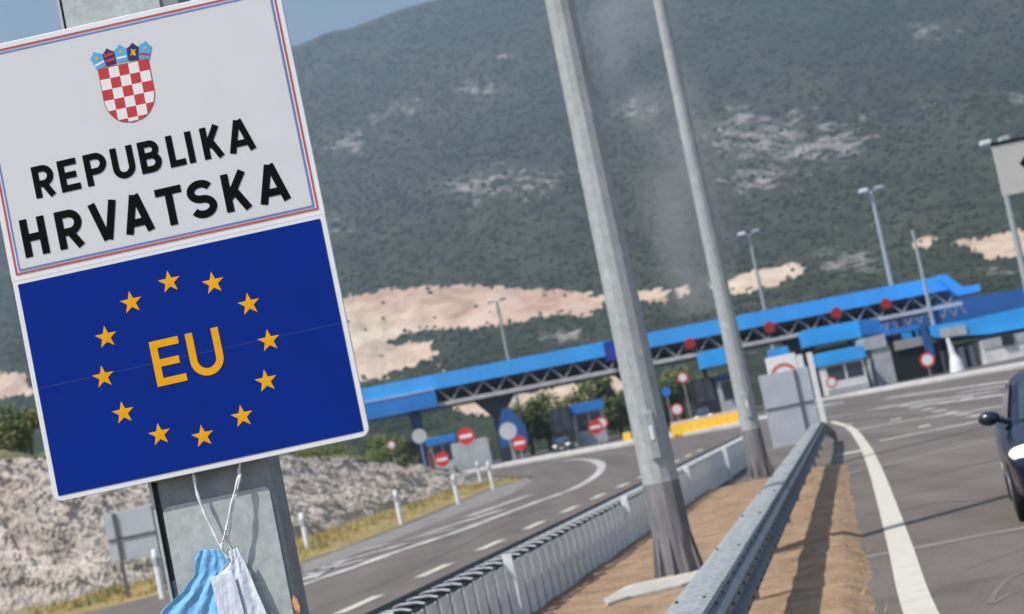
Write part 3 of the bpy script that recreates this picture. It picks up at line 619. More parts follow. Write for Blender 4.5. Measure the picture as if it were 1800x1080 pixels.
# ------------------------------------------------------------------ guardrail on the right of the median
ga, gb = P(1260, 1000, 11.6), P(1440, 740, 48.0)
gd = Vector((gb.x-ga.x, gb.y-ga.y, 0)).normalized(); gp = Vector((gd.y, -gd.x, 0)); g0 = Vector((ga.x, ga.y, 0))-gd*5
rail = empty('guardrail', g0, 'long galvanised guardrail with flat mottled cap running along the median to the plaza', 'guardrail')
RL = 45.5
def RW(s, c, z):       # s along, c across to the right; the far end bends a little right and down
    e = max(0, s-38)/7.5; return g0+gd*s+gp*(c+.15*e*e)+Vector((0, 0, z-.45*e*e*(z > .3)))
def extr(prof, s0, s1, n, mb): mb.grid(lambda u, v: RW(s0+(s1-s0)*u, *prof[int(round(v*(len(prof)-1)))]), n, len(prof)); return mb
def rails(k, mb):      # W-profile face
    pr_ = [(k*.115, .765), (k*.12, .74), (k*.165, .70), (k*.165, .65), (k*.12, .615), (k*.12, .585), (k*.165, .55), (k*.165, .50), (k*.12, .46), (k*.11, .435)]
    return extr(pr_, 0, RL, 90, mb)
o = rails(1, MB()).build('rail_face', 'steel_face', rail, g0); o.modifiers.new('t', 'SOLIDIFY').thickness = .004
mb = MB(); cap = [(-.135, .735), (-.128, .765), (-.06, .788), (.06, .788), (.112, .779), (.122, .76)]
for k in range(23):
    s0 = k*2.0; s1 = min(RL, s0+2.03); dz = .003*(k % 2)
    extr([(c, z+dz) for c, z in cap], s0, s1, 6, mb)
o = mb.build('rail_cap', 'steel_cap', rail, g0); o.modifiers.new('t', 'SOLIDIFY').thickness = .004
mb = MB(); rb = random.Random(5)
for k in range(int(RL/.5)):
    s_ = .2+k*.5
    for c, z, n_ in ((.17, .675, gp), (.17, .525, gp), (.125, .752, gp)): mb.disc(RW(s_, c-.01, z), n_, .011, .018, 6)
    if k % 6 == 0:
        for c in (-.08, .07): mb.disc(RW(s_, c, .785), (0, 0, 1), .01, .012, 6)
for b in (mb,): tag(b.build('bolt', 'bolt', rail, g0), kind='stuff')
pp = None
for k in range(12):
    s_ = 1+k*4.0
    if s_ > RL-1: break
    if pp is None:
        mb = MB(); c = RW(s_, -.09, 0); mb.bar(c+Vector((0, 0, -.1)), c+Vector((0, 0, .75)), .045, .06); pp = mb.build('rail_post', 'steel_dark', rail, g0); p0s = s_
    else: q = pp.copy(); S.collection.objects.link(q); q.parent = rail; q.location = gd*(s_-p0s)
# ------------------------------------------------------------------ slatted barrier on the left of the median
f0 = FA-fd*5.0; FL = 41.0; NP = int(FL/.43)
fen = empty('slatted_barrier', f0, 'low galvanised barrier of upright ribbed slats beside the left carriageway', 'barrier')
def FW(s, c, z): return f0+fd*s+fp*c+Vector((0, 0, z))
mb = MB()
prof = [(.08, -.02), (.095, .0), (.23, .004), (.375, .0), (.39, -.02)]
def slat(mb, s0):
    vs = [FW(s0+a, c, z) for z in (.02, .66) for a, c in prof]; n = len(prof); mb.add(vs, [(i, i+1, n+i+1, n+i) for i in range(n-1)])
slat(mb, 0); sl0 = mb.build('slat', 'steel_slat', fen, f0); sl0.modifiers.new('t', 'SOLIDIFY').thickness = .006
mb = MB()      # bent bracket over the hollow top
bpts = [FW(.08, -.01, .655), FW(.08, -.02, .685), FW(.10, -.10, .705), FW(.14, -.24, .705), FW(.17, -.31, .69), FW(.18, -.33, .64)]
mb.tube(bpts, .011, 8); mb.add([FW(.08, -.02, .69), FW(.24, -.02, .672), FW(.33, -.31, .672), (FW(.17, -.31, .69))], [(0, 1, 2, 3)])
br0 = mb.build('bracket', 'bracket_steel', fen, f0); br0.modifiers.new('t', 'SOLIDIFY').thickness = .004
for k in range(1, NP):
    for src in (sl0, br0):
        q = src.copy(); S.collection.objects.link(q); q.parent = fen; q.location = fd*.43*k+Vector((0, 0, .006*math.sin(k*1.7) if src is sl0 else 0))
mb = MB(); pr_ = [(-.05, .0), (-.36, .0), (-.36, .57), (-.05, .57)]
def fx(prof, mb, n=60): mb.grid(lambda u, v: FW(FL*u, *prof[int(round(v*(len(prof)-1)))]), n, len(prof)); return mb
fx([(-.09, .02), (-.09, .54), (-.34, .54), (-.34, .02)], mb); mb.build('core', 'core_dark', fen, f0)  # dark filling that stands in for shade in the gaps between slats
mb = MB(); fx([(-.37, .70), (-.345, .74), (-.34, .72), (-.345, .64), (-.37, .60), (-.345, .56), (-.37, .50)], mb); o = mb.build('rear_rail', 'steel_dark', fen, f0); o.modifiers.new('t', 'SOLIDIFY').thickness = .006  # rail's shade side put into its dark colour
for s_ in (3.6, 7.9, 15.9, 23.9, 31.9):
    mb = MB(); a, b = FW(s_, .02, -.05), FW(s_, .02, .76); mb.bar(a, b, .09, .05); mb.build('barrier_post', 'steel_slat', fen, f0)
# ------------------------------------------------------------------ lamp masts
def mast(loc, H, d0, d1, lab, grp='galvanised lamp masts', fancy=False, heads=True, hx=1.0, m='steel_pole'):
    r = empty('lamp_mast', loc, lab, 'lamp mast', grp)
    mb = MB(); z0 = 1.0 if fancy else 0; n = 12
    mb.tube([(0, 0, z0), (0, 0, H)], [d0/2-(d0-d1)/2*z0/H, d1/2], n if fancy else 10); mb.build('shaft', m, r, smooth=not fancy)
    if fancy:
        mb = MB(); mb.tube([(0, 0, -.1), (0, 0, 1.0)], [d0/2+.012, d0/2-.006], n); mb.build('painted_base', 'base_paint', r)
        for k in range(10):
            a = 2*math.pi*k/10; e = Vector((math.cos(a), math.sin(a), 0)); s_ = Vector((-e.y, e.x, 0))*.012
            mb = MB(); mb.prism([e*(d0/2-.01)-s_+Vector((0, 0, 0)), e*(d0/2+.075)-s_, e*(d0/2+.068)-s_+Vector((0, 0, .05)), e*(d0/2)-s_+Vector((0, 0, .46))], s_*2); mb.build('gusset', 'base_paint', r)
        mb = MB(); mb.tube([(0, 0, -.04), (0, 0, .025)], d0/2+.09, 20); mb.build('base_plate', 'base_paint', r)
        mb = MB(); mb.box((-.05, -d0/2-.02, 1.25), (.05, -d0/2+.03, 1.75)); mb.build('access_door', m, r, bevel=.01)
        mb = MB(); mb.box((-.02, -d0/2-.028, 1.45), (.02, -d0/2-.015, 1.6)); mb.build('label_sticker', 'plastic_white', r)
    if heads:
        mb = MB(); mb.bar((-hx, 0, H), (hx, 0, H), .12); mb.build('cross_arm', m, r)
        for s_ in (-1, 1):
            mb = MB(); mb.box((s_*hx-.45, -.7, H-.02), (s_*hx+.45, .3, H+.38)); mb.build('lamp_head', 'plastic_white' if s_ < 0 else 'booth_grey', r, bevel=.08)
    return r
p1 = G(1196, 1012, .1); p2 = G(1338, 838, .1); p1.z = p2.z = .09
mast(p1, 13, .40, .19, 'nearest and thickest lamp mast, left of the pair with dark ribbed feet on the median', fancy=True)
mast(p2, 13, .42, .19, 'second lamp mast, right of the pair with dark ribbed feet on the median', fancy=True)
mb = MB(); q = [G(1062, 1058, .1), G(1100, 1036, .1), G(1228, 1006, .1), G(1250, 1016, .1), G(1200, 1032, .1), G(1110, 1052, .1), G(1068, 1066, .1)]
mb.prism([Vector((v.x, v.y, .05)) for v in q], (0, 0, .085)); tag(mb.build('concrete_slab', 'concrete', bevel=.02), 'pale broken concrete slab edge at the foot of the nearest lamp mast', 'concrete slab')
for px, Y, d, lab, hd in (((1531, 336), 205, .75, 'far lamp mast with white lamp head behind the right half of the canopy', True), ((1316, 412), 230, .6, 'far lamp mast rising behind the canopy just right of the second ribbed-foot mast', True),
                      ((873, 530), 250, .6, 'far lamp mast in front of the pale earth cut, left part of the canopy', True), ((1604, 405), 180, .5, 'thin far mast without lamp heads standing in front of the canopy end', False), ((1748, 252), 170, .8, 'far lamp mast beside the white arrow sign at the right edge', True)):
    p = P(px[0], px[1], Y); mast((p.x, Y, 0), p.z, d, d*.55, lab, 'far lamp masts at the toll plaza', False, hd, .9)
# ------------------------------------------------------------------ toll canopy
CYY = 188.0
def XZ(px, py, Y=CYY): p = P(px, py, Y); return p.x, p.z
xa, za = XZ(560, 698); xb, zb = XZ(1660, 484)
can = empty('toll_canopy', (xa, CYY, 0), 'long blue canopy with an exposed steel truss over the toll lanes', 'canopy'); co = can.location.copy()
sl = (zb-za)/(xb-xa)
def zt(x): return za+(x-xa)*sl
def cb(name, x0, x1, d0, d1, y0, y1, m, bv=0):   # slab following the canopy edge; d = drop below the top edge
    mb = MB(); vs = [(x, y, zt(x)-d) for y in (y0, y1) for x, d in ((x0, d1), (x1, d1), (x1, d0), (x0, d0))]
    mb.add(vs, [(0,1,2,3),(7,6,5,4),(0,4,5,1),(1,5,6,2),(2,6,7,3),(3,7,4,0)]); return mb.build(name, m, can, co, bevel=bv)
cb('roof', xa, xb, 0, 1.55, CYY, CYY+16, 'roof_blue')
xl = XZ(765, 690)[0]
cb('side_fascia', xa, xl, 1.56, 3.3, CYY-.3, CYY+15, 'roof_mid')
cb('gutter', xa, xl, 1.45, 1.58, CYY-.36, CYY-.01, 'chord')
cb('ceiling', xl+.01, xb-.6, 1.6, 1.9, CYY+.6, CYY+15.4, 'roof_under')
xr = XZ(1690, 520)[0]
cb('bottom_chord', xl+.02, xr, 2.95, 3.35, CYY+.2, CYY+.6, 'chord')
cb('rear_chord', xl+.02, xr, 2.95, 3.3, CYY+14, CYY+14.4, 'chord')
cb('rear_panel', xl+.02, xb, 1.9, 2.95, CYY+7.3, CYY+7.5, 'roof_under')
cnt = 0; x = xl+.3; stp = (xr-xl-.6)/46
for k in range(46):
    x0 = xl+.3+k*stp; x1 = x0+stp; a = k % 2
    mb = MB()
    for yy in (CYY+.4,): mb.bar((x0, yy, zt(x0)-(3.0 if a else 1.6)), (x1, yy, zt(x1)-(1.6 if a else 3.0)), .16)
    mb.bar((x0, CYY+.4, zt(x0)-(3.0 if a else 1.6)), (x1, CYY+5, zt(x1)-(1.6 if a else 3.0)), .13); mb.build('truss_bar', 'web_steel', can, co)
# turned-down right end
q = [XZ(1652, 484), XZ(1664, 484), XZ(1692, 505), XZ(1722, 500), XZ(1722, 512), XZ(1684, 520), XZ(1672, 512), XZ(1650, 492)]
mb = MB(); mb.prism([Vector((x, CYY-.2, z)) for x, z in q], (0, 14, 0)); mb.build('end_fascia', 'roof_blue', can, co)
for px, m, wd in ((712, 'col_blue', 1.1), (852, 'col_dark', 1.1), (1097, 'col_dark', 1.2), (1625, 'col_blue', .8), (1392, 'col_dark', 1.0)):
    x, z = XZ(px, 705-(px-640)*.205, CYY+2); z = zt(x)-(3.3 if px > 760 else 3.3); mb = MB(); mb.box((x, CYY+1.5, -.05), (x+wd, CYY+3, z)); 
    mb.build('column', m, can, co)
    if m == 'col_dark':
        mb = MB(); mb.prism([Vector((x, CYY+1.4, z-2.2)), Vector((x+wd, CYY+1.4, z-2.2)), Vector((x+wd+1.8, CYY+1.4, z)), Vector((x-1.8, CYY+1.4, z))], (0, 1.7, 0)); mb.build('capital', m, can, co)
sg = 'red lane signals on the canopy truss'
for px, py, where in ((1213, 604, 'just left of the second big lamp mast'), (1353, 575, 'just right of the second big lamp mast'), (1470, 550, 'above the pale blue booth roof'), (1557, 534, 'furthest right')):
    x, z = XZ(px, py); r_ = empty('lane_signal', (x, CYY+.1, z), 'round red lane signal on the canopy truss, '+where, 'lane signal', sg)
    mb = MB(); mb.disc((0, -.02, 0), (0, -1, 0), .55, .14, 20); mb.build('lens', 'signal_red', r_); mb = MB(); mb.box((-.65, -.02, -.65), (.65, .2, .65)); mb.build('housing', 'booth_dark', r_)
x, z = XZ(1078, 612); mb = MB(); mb.prism([Vector((x-.95, CYY-.45, z-1.3)), Vector((x+.95, CYY-.45, z-1.1)), Vector((x+.95, CYY-.45, z+.9)), Vector((x-.95, CYY-.45, z+.7))], (0, .25, 0))
M['sign_indigo'] = mat('sign_indigo', (.02, .03, .35), .5); tag(mb.build('lane_sign', 'sign_indigo'), 'small deep indigo sign on the canopy edge left of the nearest mast', 'sign')
# second roof further back on the right and the nearer right-hand canopy
def slab(name, pxs, Y, dep, m, parent, org):
    mb = MB(); mb.prism([Vector((XZ(a, b, Y)[0], Y, XZ(a, b, Y)[1])) for a, b in pxs], (0, dep, 0)); return mb.build(name, m, parent, org)
c2 = empty('rear_canopy', (XZ(1700, 540, 225)[0], 225, 0), 'dark blue rear canopy seen behind the right end of the long canopy', 'canopy'); o2 = c2.location
slab('roof', [(1640, 533), (1800, 507), (1960, 478), (1960, 545), (1800, 560), (1640, 580), (1560, 590), (1560, 565)], 225, 20, 'roof_deep', c2, o2)
mb = MB(); x, z = XZ(1900, 560, 226)
for k in range(4): mb.box((x-20+k*9, 230, -.05), (x-19.2+k*9, 231, z))
mb.build('column', 'col_dark', c2, o2)
mb = MB(); xs0, xs1 = XZ(1560, 590, 224)[0], XZ(1700, 560, 224)[0]
for k in range(14):
    x0 = xs0+(xs1-xs0)*k/14; x1 = x0+(xs1-xs0)/14; z0 = XZ(1580, 562, 224)[1]; mb.bar((x0, 224, z0+(k % 2)*1.5-1), (x1, 224, z0+((k+1) % 2)*1.5-1), .14)
mb.build('truss', 'web_steel', c2, o2)
c3 = empty('side_canopy', (XZ(1720, 600, 175)[0], 175, 0), 'bright blue low canopy over the white office at the right edge', 'canopy'); o3 = c3.location
slab('roof', [(1628, 574), (1700, 563), (1800, 540), (1960, 510), (1960, 548), (1800, 577), (1740, 587), (1646, 594), (1632, 588)], 175, 14, 'roof_sky', c3, o3)
slab('soffit_panel', [(1652, 578), (1697, 571), (1700, 588), (1655, 594)], 174.8, .15, 'booth_grey', c3, o3)
bl = empty('office_building', (XZ(1800, 620, 178)[0], 178, 0), 'long white low office building under the right-hand canopy', 'building'); ob = bl.location
x0 = XZ(1718, 640, 178)[0]; zt_ = XZ(1760, 592, 178)[1]
mb = MB(); mb.box((x0, 174, -.05), (x0+30, 188, zt_)); mb.build('wall', 'booth_white', bl, ob)
mb = MB(); mb.box((x0-.2, 173.9, zt_*.62), (x0+30, 173.99, zt_)); mb.build('upper_band', 'booth_grey', bl, ob)
xx, zz = XZ(1752, 600, 177.8); mb = MB(); mb.box((xx-.55, 173.7, zz-.6), (xx+.55, 173.88, zz+.6)); mb.build('window', 'booth_dark', bl, ob)
for k in range(4):
    xx = XZ(1652+k*19, 640, 177)[0]; mb = MB(); mb.box((xx, 177, -.05), (xx+.5, 177.6, zt_-.2)); mb.build('column', 'booth_grey', bl, ob)
mb = MB(); xx = XZ(1642, 640, 179)[0]; mb.box((xx, 179, -.05), (x0-.05, 187, zt_-.2)); mb.build('rear_wall', 'booth_grey', bl, ob)
# ------------------------------------------------------------------ booths
def booth(px0, px1, pyt, Y, wall, roofm, lab, rooftop=None, win=True, dep=3.0, rh=.8, z0=.15, nm='toll_booth', grp='toll booths'):
    py = pyt; x0, zt2 = XZ(px0, pyt, Y); x1 = x0+(px1-px0)*Y/FPX*1.02
    r = empty(nm, ((x0+x1)/2, Y, 0), lab, 'booth', grp); og = r.location
    mb = MB(); mb.box((x0+.1, Y, z0), (x1-.1, Y+dep, zt2-rh)); mb.build('wall', wall, r, og)
    if roofm: mb = MB(); mb.box((x0-.15, Y-.35, zt2-rh), (x1+.15, Y+dep+.3, zt2)); mb.build('roof', roofm, r, og, bevel=.05)
    if win:
        mid = z0+(zt2-rh-z0)*.45; mb = MB(); wd = x1-x0
        mb.box((x0+.35, Y-.04, mid), (x0+wd*.48, Y-.002, zt2-rh-.15)); mb.build('window', 'glass_dark', r, og)
        mb = MB(); mb.box((x0+wd*.54, Y-.04, mid), (x1-.35, Y-.002, zt2-rh-.15)); mb.build('window', 'glass_dark', r, og)
        mb = MB(); mb.box((x0+.08, Y-.06, z0), (x1-.08, Y-.002, z0+.5)); mb.build('plinth', 'booth_grey', r, og)
    return r
booth(750, 797, 772, 172, 'booth_grey', 'roof_mid', 'small grey booth with a mid blue roof beside the left canopy column', rh=.7)
booth(962, 1002, 722, 176, 'booth_dark', None, 'dark booth left of the fascia board between the tree tops', rh=0)
booth(1002, 1056, 713, 178, 'booth_grey', 'roof_mid', 'booth with a deep blue fascia left of the nearest lamp mast', rh=.95)
booth(1212, 1256, 670, 174, 'booth_dark', None, 'dark glazed booth between the two big lamp masts', rh=0)
booth(1258, 1312, 662, 172, 'booth_grey', 'col_blue', 'pale booth touching the left side of the second big mast', rh=.5)
booth(1440, 1514, 622, 172, 'booth_white', 'roof_sky', 'white booth with a bright blue roof right of the white gate frame', rh=1.25)
def hang(px0, py0, px1, py1, h, Y, m, lab, nm='awning', dep=5):
    x0, z0 = XZ(px0, py0, Y); x1, z1 = XZ(px1, py1, Y); r = empty(nm, (x0, Y, 0), lab, 'awning', 'blue awnings over the lanes'); og = r.location; hh = h*Y/FPX
    mb = MB(); mb.prism([Vector((x0, Y, z0)), Vector((x0, Y, z0-hh)), Vector((x1, Y, z1-hh)), Vector((x1, Y, z1))], (0, dep, 0)); mb.build('fascia', m, r, og)
    mb = MB(); mb.box((x0+.2, Y+dep-.6, -.05), (x0+.55, Y+dep-.3, z0-hh)); mb.build('support', 'col_dark', r, og); mb = MB(); mb.box((x1-.6, Y+dep-.6, -.05), (x1-.25, Y+dep-.3, z1-hh)); mb.build('support', 'col_dark', r, og)
hang(1232, 619, 1292, 607, 29, 170, 'roof_sky', 'bright blue awning box touching the left of the second big mast')
hang(1415, 580, 1508, 563, 30, 180, 'roof_sky', 'bright blue awning box under the canopy above the white booth')
hang(1508, 563, 1545, 560, 28, 186, 'roof_mid', 'darker blue awning right of the bright blue one', dep=6)
hang(1352, 615, 1384, 608, 14, 176, 'roof_sky', 'small bright blue awning just right of the second big mast', dep=2)
hang(1560, 580, 1620, 568, 10, 176, 'roof_mid', 'thin blue awning over the dark lane opening', dep=3)
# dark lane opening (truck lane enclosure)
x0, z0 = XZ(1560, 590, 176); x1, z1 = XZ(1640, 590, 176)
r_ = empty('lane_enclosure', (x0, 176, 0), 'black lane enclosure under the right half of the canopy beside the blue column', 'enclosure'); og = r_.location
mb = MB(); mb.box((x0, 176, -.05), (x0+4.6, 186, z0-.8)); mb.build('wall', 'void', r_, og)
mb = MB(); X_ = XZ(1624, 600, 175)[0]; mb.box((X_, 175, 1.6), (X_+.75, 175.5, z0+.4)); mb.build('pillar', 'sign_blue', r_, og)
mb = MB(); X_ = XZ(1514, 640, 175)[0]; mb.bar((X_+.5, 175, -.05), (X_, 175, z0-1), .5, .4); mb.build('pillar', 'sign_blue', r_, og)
mb = MB(); mb.box((x0-9.5, 187.2, -.05), (x0+7.5, 187.6, z0+.3)); mb.build('rear_wall', 'void', r_, og)  # black backdrop added to deepen the shadow inside the lanes
mb = MB(); mb.box((x0-7.9, 175.5, z0-2.4), (x0-2.6, 176.9, z0-.7)); mb.build('lintel', 'void', r_, og)  # black box added as the band of shade under the awning
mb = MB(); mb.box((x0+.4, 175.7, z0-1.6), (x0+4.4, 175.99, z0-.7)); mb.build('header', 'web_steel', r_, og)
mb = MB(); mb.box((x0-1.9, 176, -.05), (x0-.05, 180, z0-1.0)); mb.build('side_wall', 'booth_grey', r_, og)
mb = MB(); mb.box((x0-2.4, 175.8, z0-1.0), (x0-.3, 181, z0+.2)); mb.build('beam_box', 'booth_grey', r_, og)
# round signs
def rsign(px, py, Y, r, kind, lab, grp='round traffic signs at the toll lanes'):
    r *= .92; x, z = XZ(px, py, Y); e = empty('road_sign', (x, Y, 0), lab, 'sign', grp)
    mb = MB(); mb.tube([(0, .08, -.05), (0, .08, z+r*.8)], .05, 8); mb.build('pole', 'steel_pole', e)
    mb = MB(); mb.disc((0, .02, z), (0, -1, 0), r, .04, 28); mb.build('disc', {'no': 'sign_red', 'ring': 'sign_red', 'back': 'sign_back', 'blue': 'roof_mid'}[kind], e)
    if kind == 'no': mb = MB(); mb.box((-r*.72, -.045, z-r*.2), (r*.72, -.022, z+r*.2)); mb.build('bar', 'plastic_white', e)
    if kind == 'ring': mb = MB(); mb.disc((0, -.022, z), (0, -1, 0), r*.72, .01, 28); mb.build('field', 'plastic_white', e)
rsign(819, 767, 166, .85, 'no', 'large red no-entry disc standing above the grey wall')
rsign(777, 808, 164, .72, 'no', 'red no-entry disc low beside the grey wall')
rsign(913, 779, 165, .72, 'no', 'red no-entry disc below the round grey sign back')
rsign(1047, 751, 165, .72, 'no', 'red no-entry disc left of the nearest lamp mast')
rsign(1058, 744, 167, .62, 'ring', 'white disc with red rim close behind a no-entry disc')
rsign(737, 767, 165, .72, 'back', 'round grey sign back right of the left canopy column')
rsign(893, 758, 165, .85, 'back', 'large round grey sign back in front of a blue sign')
rsign(688, 783, 150, .4, 'ring', 'small pinkish round sign at the end of the rock cutting')
rsign(1200, 664, 172, .55, 'ring', 'white round sign with red rim on a high post between the lamp masts')
rsign(1190, 720, 168, .62, 'ring', 'white round sign with red rim low between the lamp masts')
rsign(1630, 633, 168, .75, 'ring', 'white round sign with red rim in front of the black enclosure')
rsign(1171, 689, 174, .5, 'blue', 'small blue round sign just right of the nearest lamp mast')
rsign(1462, 672, 168, .55, 'ring', 'white and red round sign in front of the white booth')
x, z = XZ(893, 742, 168); e = empty('blue_sign', (x, 168, 0), 'blue gable shaped sign behind the large round grey sign back', 'sign')
mb = MB(); mb.prism([Vector((-1.2, 0, z-2.2)), Vector((1.5, 0, z-2.2)), Vector((1.5, 0, z-.6)), Vector((.35, 0, z+1.3)), Vector((-.35, 0, z+1.3)), Vector((-.9, 0, z-.2))], (0, .15, 0)); mb.build('panel', 'sign_blue', e)
mb = MB(); mb.tube([(0, .3, -.05), (0, .3, z-1)], .09, 8); mb.build('pole', 'steel_pole', e)
# grey wall panel
x0, z0 = XZ(792, 782, 168); x1 = XZ(858, 775, 168)[0]
e = empty('barrier_wall', ((x0+x1)/2, 168, 0), 'light grey rectangular wall panel below the large no-entry disc', 'wall'); og = e.location
mb = MB(); mb.box((x0, 168, -.05), (x1, 168.5, z0)); mb.build('panel', 'booth_grey', e, og, bevel=.05); mb = MB(); mb.box((x0-3.2, 167.6, -.05), (x0-.02, 168.4, z0*.34)); mb.build('low_wall', 'booth_grey', e, og, bevel=.05)
x, z = XZ(759, 812, 163); mb = MB(); mb.tube([(x, 163, 0), (x, 163, z+.8)], [.22, .2], 10); mb.tube([(x, 163, z+.8), (x, 163, z+.95)], [.26, .1], 10); M['maroon'] = mat('maroon', (.18, .03, .02), .6); tag(mb.build('bollard', 'maroon', org=(x, 163, 0)), 'dark red bollard beside the low no-entry disc', 'bollard')
# plaza kerbs
mb = MB(); a, b = G(640, 868), G(1322, 742)
def kerb(a, b, lab, dep=1.2, h=.16, m='kerb'):
    a = Vector(a); b = Vector(b); mb = MB(); d = (b-a).normalized(); n = Vector((-d.y, d.x, 0)); mb.prism([a+Vector((0, 0, -.03)), b+Vector((0, 0, -.03)), b+n*dep+Vector((0, 0, -.03)), a+n*dep+Vector((0, 0, -.03))], (0, 0, h+.03)); return tag(mb.build('kerb', m, bevel=.02), kind='structure')
kerb(G(790, 838), G(1312, 748), '', 7, .2); kerb(G(1428, 708), G(1830, 641), '', 5, .2)
mb = MB(); mb.box((-30, 174, -.02), (70, 240, .05)); tag(mb.build('plaza_paving', 'asphalt'), kind='structure')
# yellow barrier blocks
yb = None
for k in range(9):
    px = 1188+k*16.4 if k < 8 else 1103; py = 757-k*1.9 if k < 8 else 772; p = G(px, py+6); p.y = 119 if k < 8 else 140; p = Vector((P(px, py, p.y).x, p.y, 0))
    wh = ['leftmost', 'second from left', 'third from left', 'fourth from left', 'fifth from left', 'sixth from left', 'seventh from left', 'rightmost'][k] if k < 8 else ''
    lab = 'yellow plastic barrier block, '+wh+' of the row between the lamp masts' if k < 8 else 'single yellow barrier block on the kerb left of the nearest lamp mast'
    if yb is None:
        yb = empty('barrier_block', p, lab, 'barrier', 'yellow barrier blocks')
        mb = MB(); mb.prism([Vector((-.29, -.3, 0)), Vector((.29, -.3, 0)), Vector((.29, -.3, .15)), Vector((.29, -.12, .8)), Vector((-.29, -.12, .8)), Vector((-.29, -.3, .15))][:0] or [Vector((-.29, -.32, 0)), Vector((-.29, -.32, .2)), Vector((-.29, -.14, .85)), Vector((-.29, .14, .85)), Vector((-.29, .32, .2)), Vector((-.29, .32, 0))], (.6, 0, 0)); mb.build('block', 'plastic_yellow', yb, bevel=.03)
        mb = MB(); mb.box((-.12, -.34, .05), (.10, -.322, .2)); mb.build('reflector', 'plastic_red', yb)
    else: q = copy_tree(yb); q.location = p; q['label'] = lab
x0 = P(1180, 748, 121).x; x1 = P(1308, 730, 121).x; zz = P(1240, 731, 121).z
M['pinkish'] = mat('pinkish', (.62, .45, .4), .7); mb = MB(); mb.box((x0, 121, 0), (x1, 121.4, max(.9, zz))); tag(mb.build('low_parapet', 'pinkish', org=(x0, 121, 0), bevel=.05), 'long low pale pink parapet directly behind the yellow barrier blocks', 'parapet')
# ------------------------------------------------------------------ sign backs and other roadside items
def back_panel(pxl, pyt, w_, h_, Y, lab, cols=(.3,), rows=(.5,), legs=True):
    x0, z1 = XZ(pxl, pyt, Y); k = Y/FPX; x1 = x0+w_*k; z0 = z1-h_*k; e = empty('sign_panel', ((x0+x1)/2, Y, 0), lab, 'sign', None); og = e.location
    mb = MB(); mb.box((x0, Y, z0), (x1, Y+.03, z1)); mb.build('panel', 'sign_back', e, og, bevel=.008)
    for c in cols: mb = MB(); X = x0+(x1-x0)*c; mb.box((X-.035, Y-.06, -.05 if legs else z0), (X+.035, Y-.002, z1-.02)); mb.build('upright', 'sign_frame', e, og)
    for r_ in rows: mb = MB(); Z = z0+(z1-z0)*r_; mb.box((x0+.02, Y-.03, Z-.025), (x1-.02, Y-.0025, Z+.025)); mb.build('rail', 'sign_frame', e, og)
    return e
back_panel(180, 905, 105, 86, 44, 'plain grey sign back half hidden behind the post of the border sign', (.18, .85), (.45,))
back_panel(1333, 662, 88, 135, 57, 'tall light grey sign back with frame just right of the second big mast', (.72,), (.55,))
e = empty('gate_frame', P(1430, 700, 64)*1, 'white double-post frame between the grey sign back and the white booth', 'frame'); e.location.z = 0; og = e.location
kx = 64/FPX
def gbx(pxl, pyt, w_, h_, m, nm, y=64): x0, z1 = XZ(pxl, pyt, y); mb = MB(); mb.box((x0, y, max(-.03, z1-h_*kx)), (x0+w_*kx, y+.15, z1)); mb.build(nm, m, e, og, bevel=.01)
gbx(1400, 625, 10, 150, 'plastic_white', 'upright'); gbx(1418, 621, 9, 150, 'plastic_white', 'upright'); gbx(1409.5, 690, 9, 12, 'plastic_white', 'crossbar', 64.03); gbx(1405, 652, 9, 5, 'plastic_white', 'crossbar', 64.03)
# white panel with red arc
x, z = XZ(1374, 640, 120); e = empty('notice_sign', (x, 120, 0), 'white panel with an orange-red arc peeping over the grey sign back', 'sign'); 
mb = MB(); mb.box((-1.0, 0, z-1.4), (1.0, .08, z+.55)); mb.build('panel', 'plastic_white', e, bevel=.03)
mb = MB(); pts = arc(0, z-.9, .95, .95, 20, 160, 16); pin = arc(0, z-.9, .72, .72, 160, 20, 16); mb.prism([Vector((a, -.02, b)) for a, b in pts+pin], (0, .015, 0)); mb.build('arc', 'plastic_red', e)
mb = MB(); mb.tube([(-.5, .12, 0), (-.5, .12, z)], .06, 8); mb.tube([(.5, .12, 0), (.5, .12, z)], .06, 8); mb.build('pole', 'steel_pole', e)
# white cone shaped post in front of office
x, z = XZ(1683, 650, 166); mb = MB(); mb.tube([(0, 0, 0), (0, 0, .9), (-.1, 0, 1.6), (-.25, 0, 3.2)], [.7, .55, .3, .15], 14); o = mb.build('plastic_wrapped_post', 'plastic_white'); o.location = (x, 166, 0); tag(o, 'white cone-shaped wrapped post in front of the office columns', 'post')
# arrow sign at the right edge
Y = 60; x0, z1 = XZ(1743, 257, Y); k = Y/FPX; e = empty('direction_sign', (x0+1.7, Y, 0), 'large off-white sign with a black arrow and black top edge, cut by the right edge', 'sign'); og = e.location
mb = MB(); mb.box((x0, Y, z1-92*k), (x0+3.4, Y+.05, z1)); mb.build('panel', 'sign_face', e, og, bevel=.02)
mb = MB(); mb.box((x0-.01, Y-.03, z1+.003), (x0+3.42, Y+.08, z1+.09)); mb.build('top_edge', 'black_film', e, og)
ax, az_ = XZ(1791, 286, Y); mb = MB(); mb.prism([Vector((ax, Y-.012, az_-.05)), Vector((ax+.35, Y-.012, az_-.42)), Vector((ax+.35, Y-.012, az_-.14)), Vector((ax+1.4, Y-.012, az_-.14)), Vector((ax+1.4, Y-.012, az_+.06)), Vector((ax+.35, Y-.012, az_+.06)), Vector((ax+.35, Y-.012, az_+.30))], (0, .008, 0)); mb.build('arrow', 'black_film', e, og)
mb = MB(); mb.tube([(x0+2.6, Y+.15, -.05), (x0+2.6, Y+.15, z1)], .09, 10); mb.build('pole', 'steel_pole', e, og)
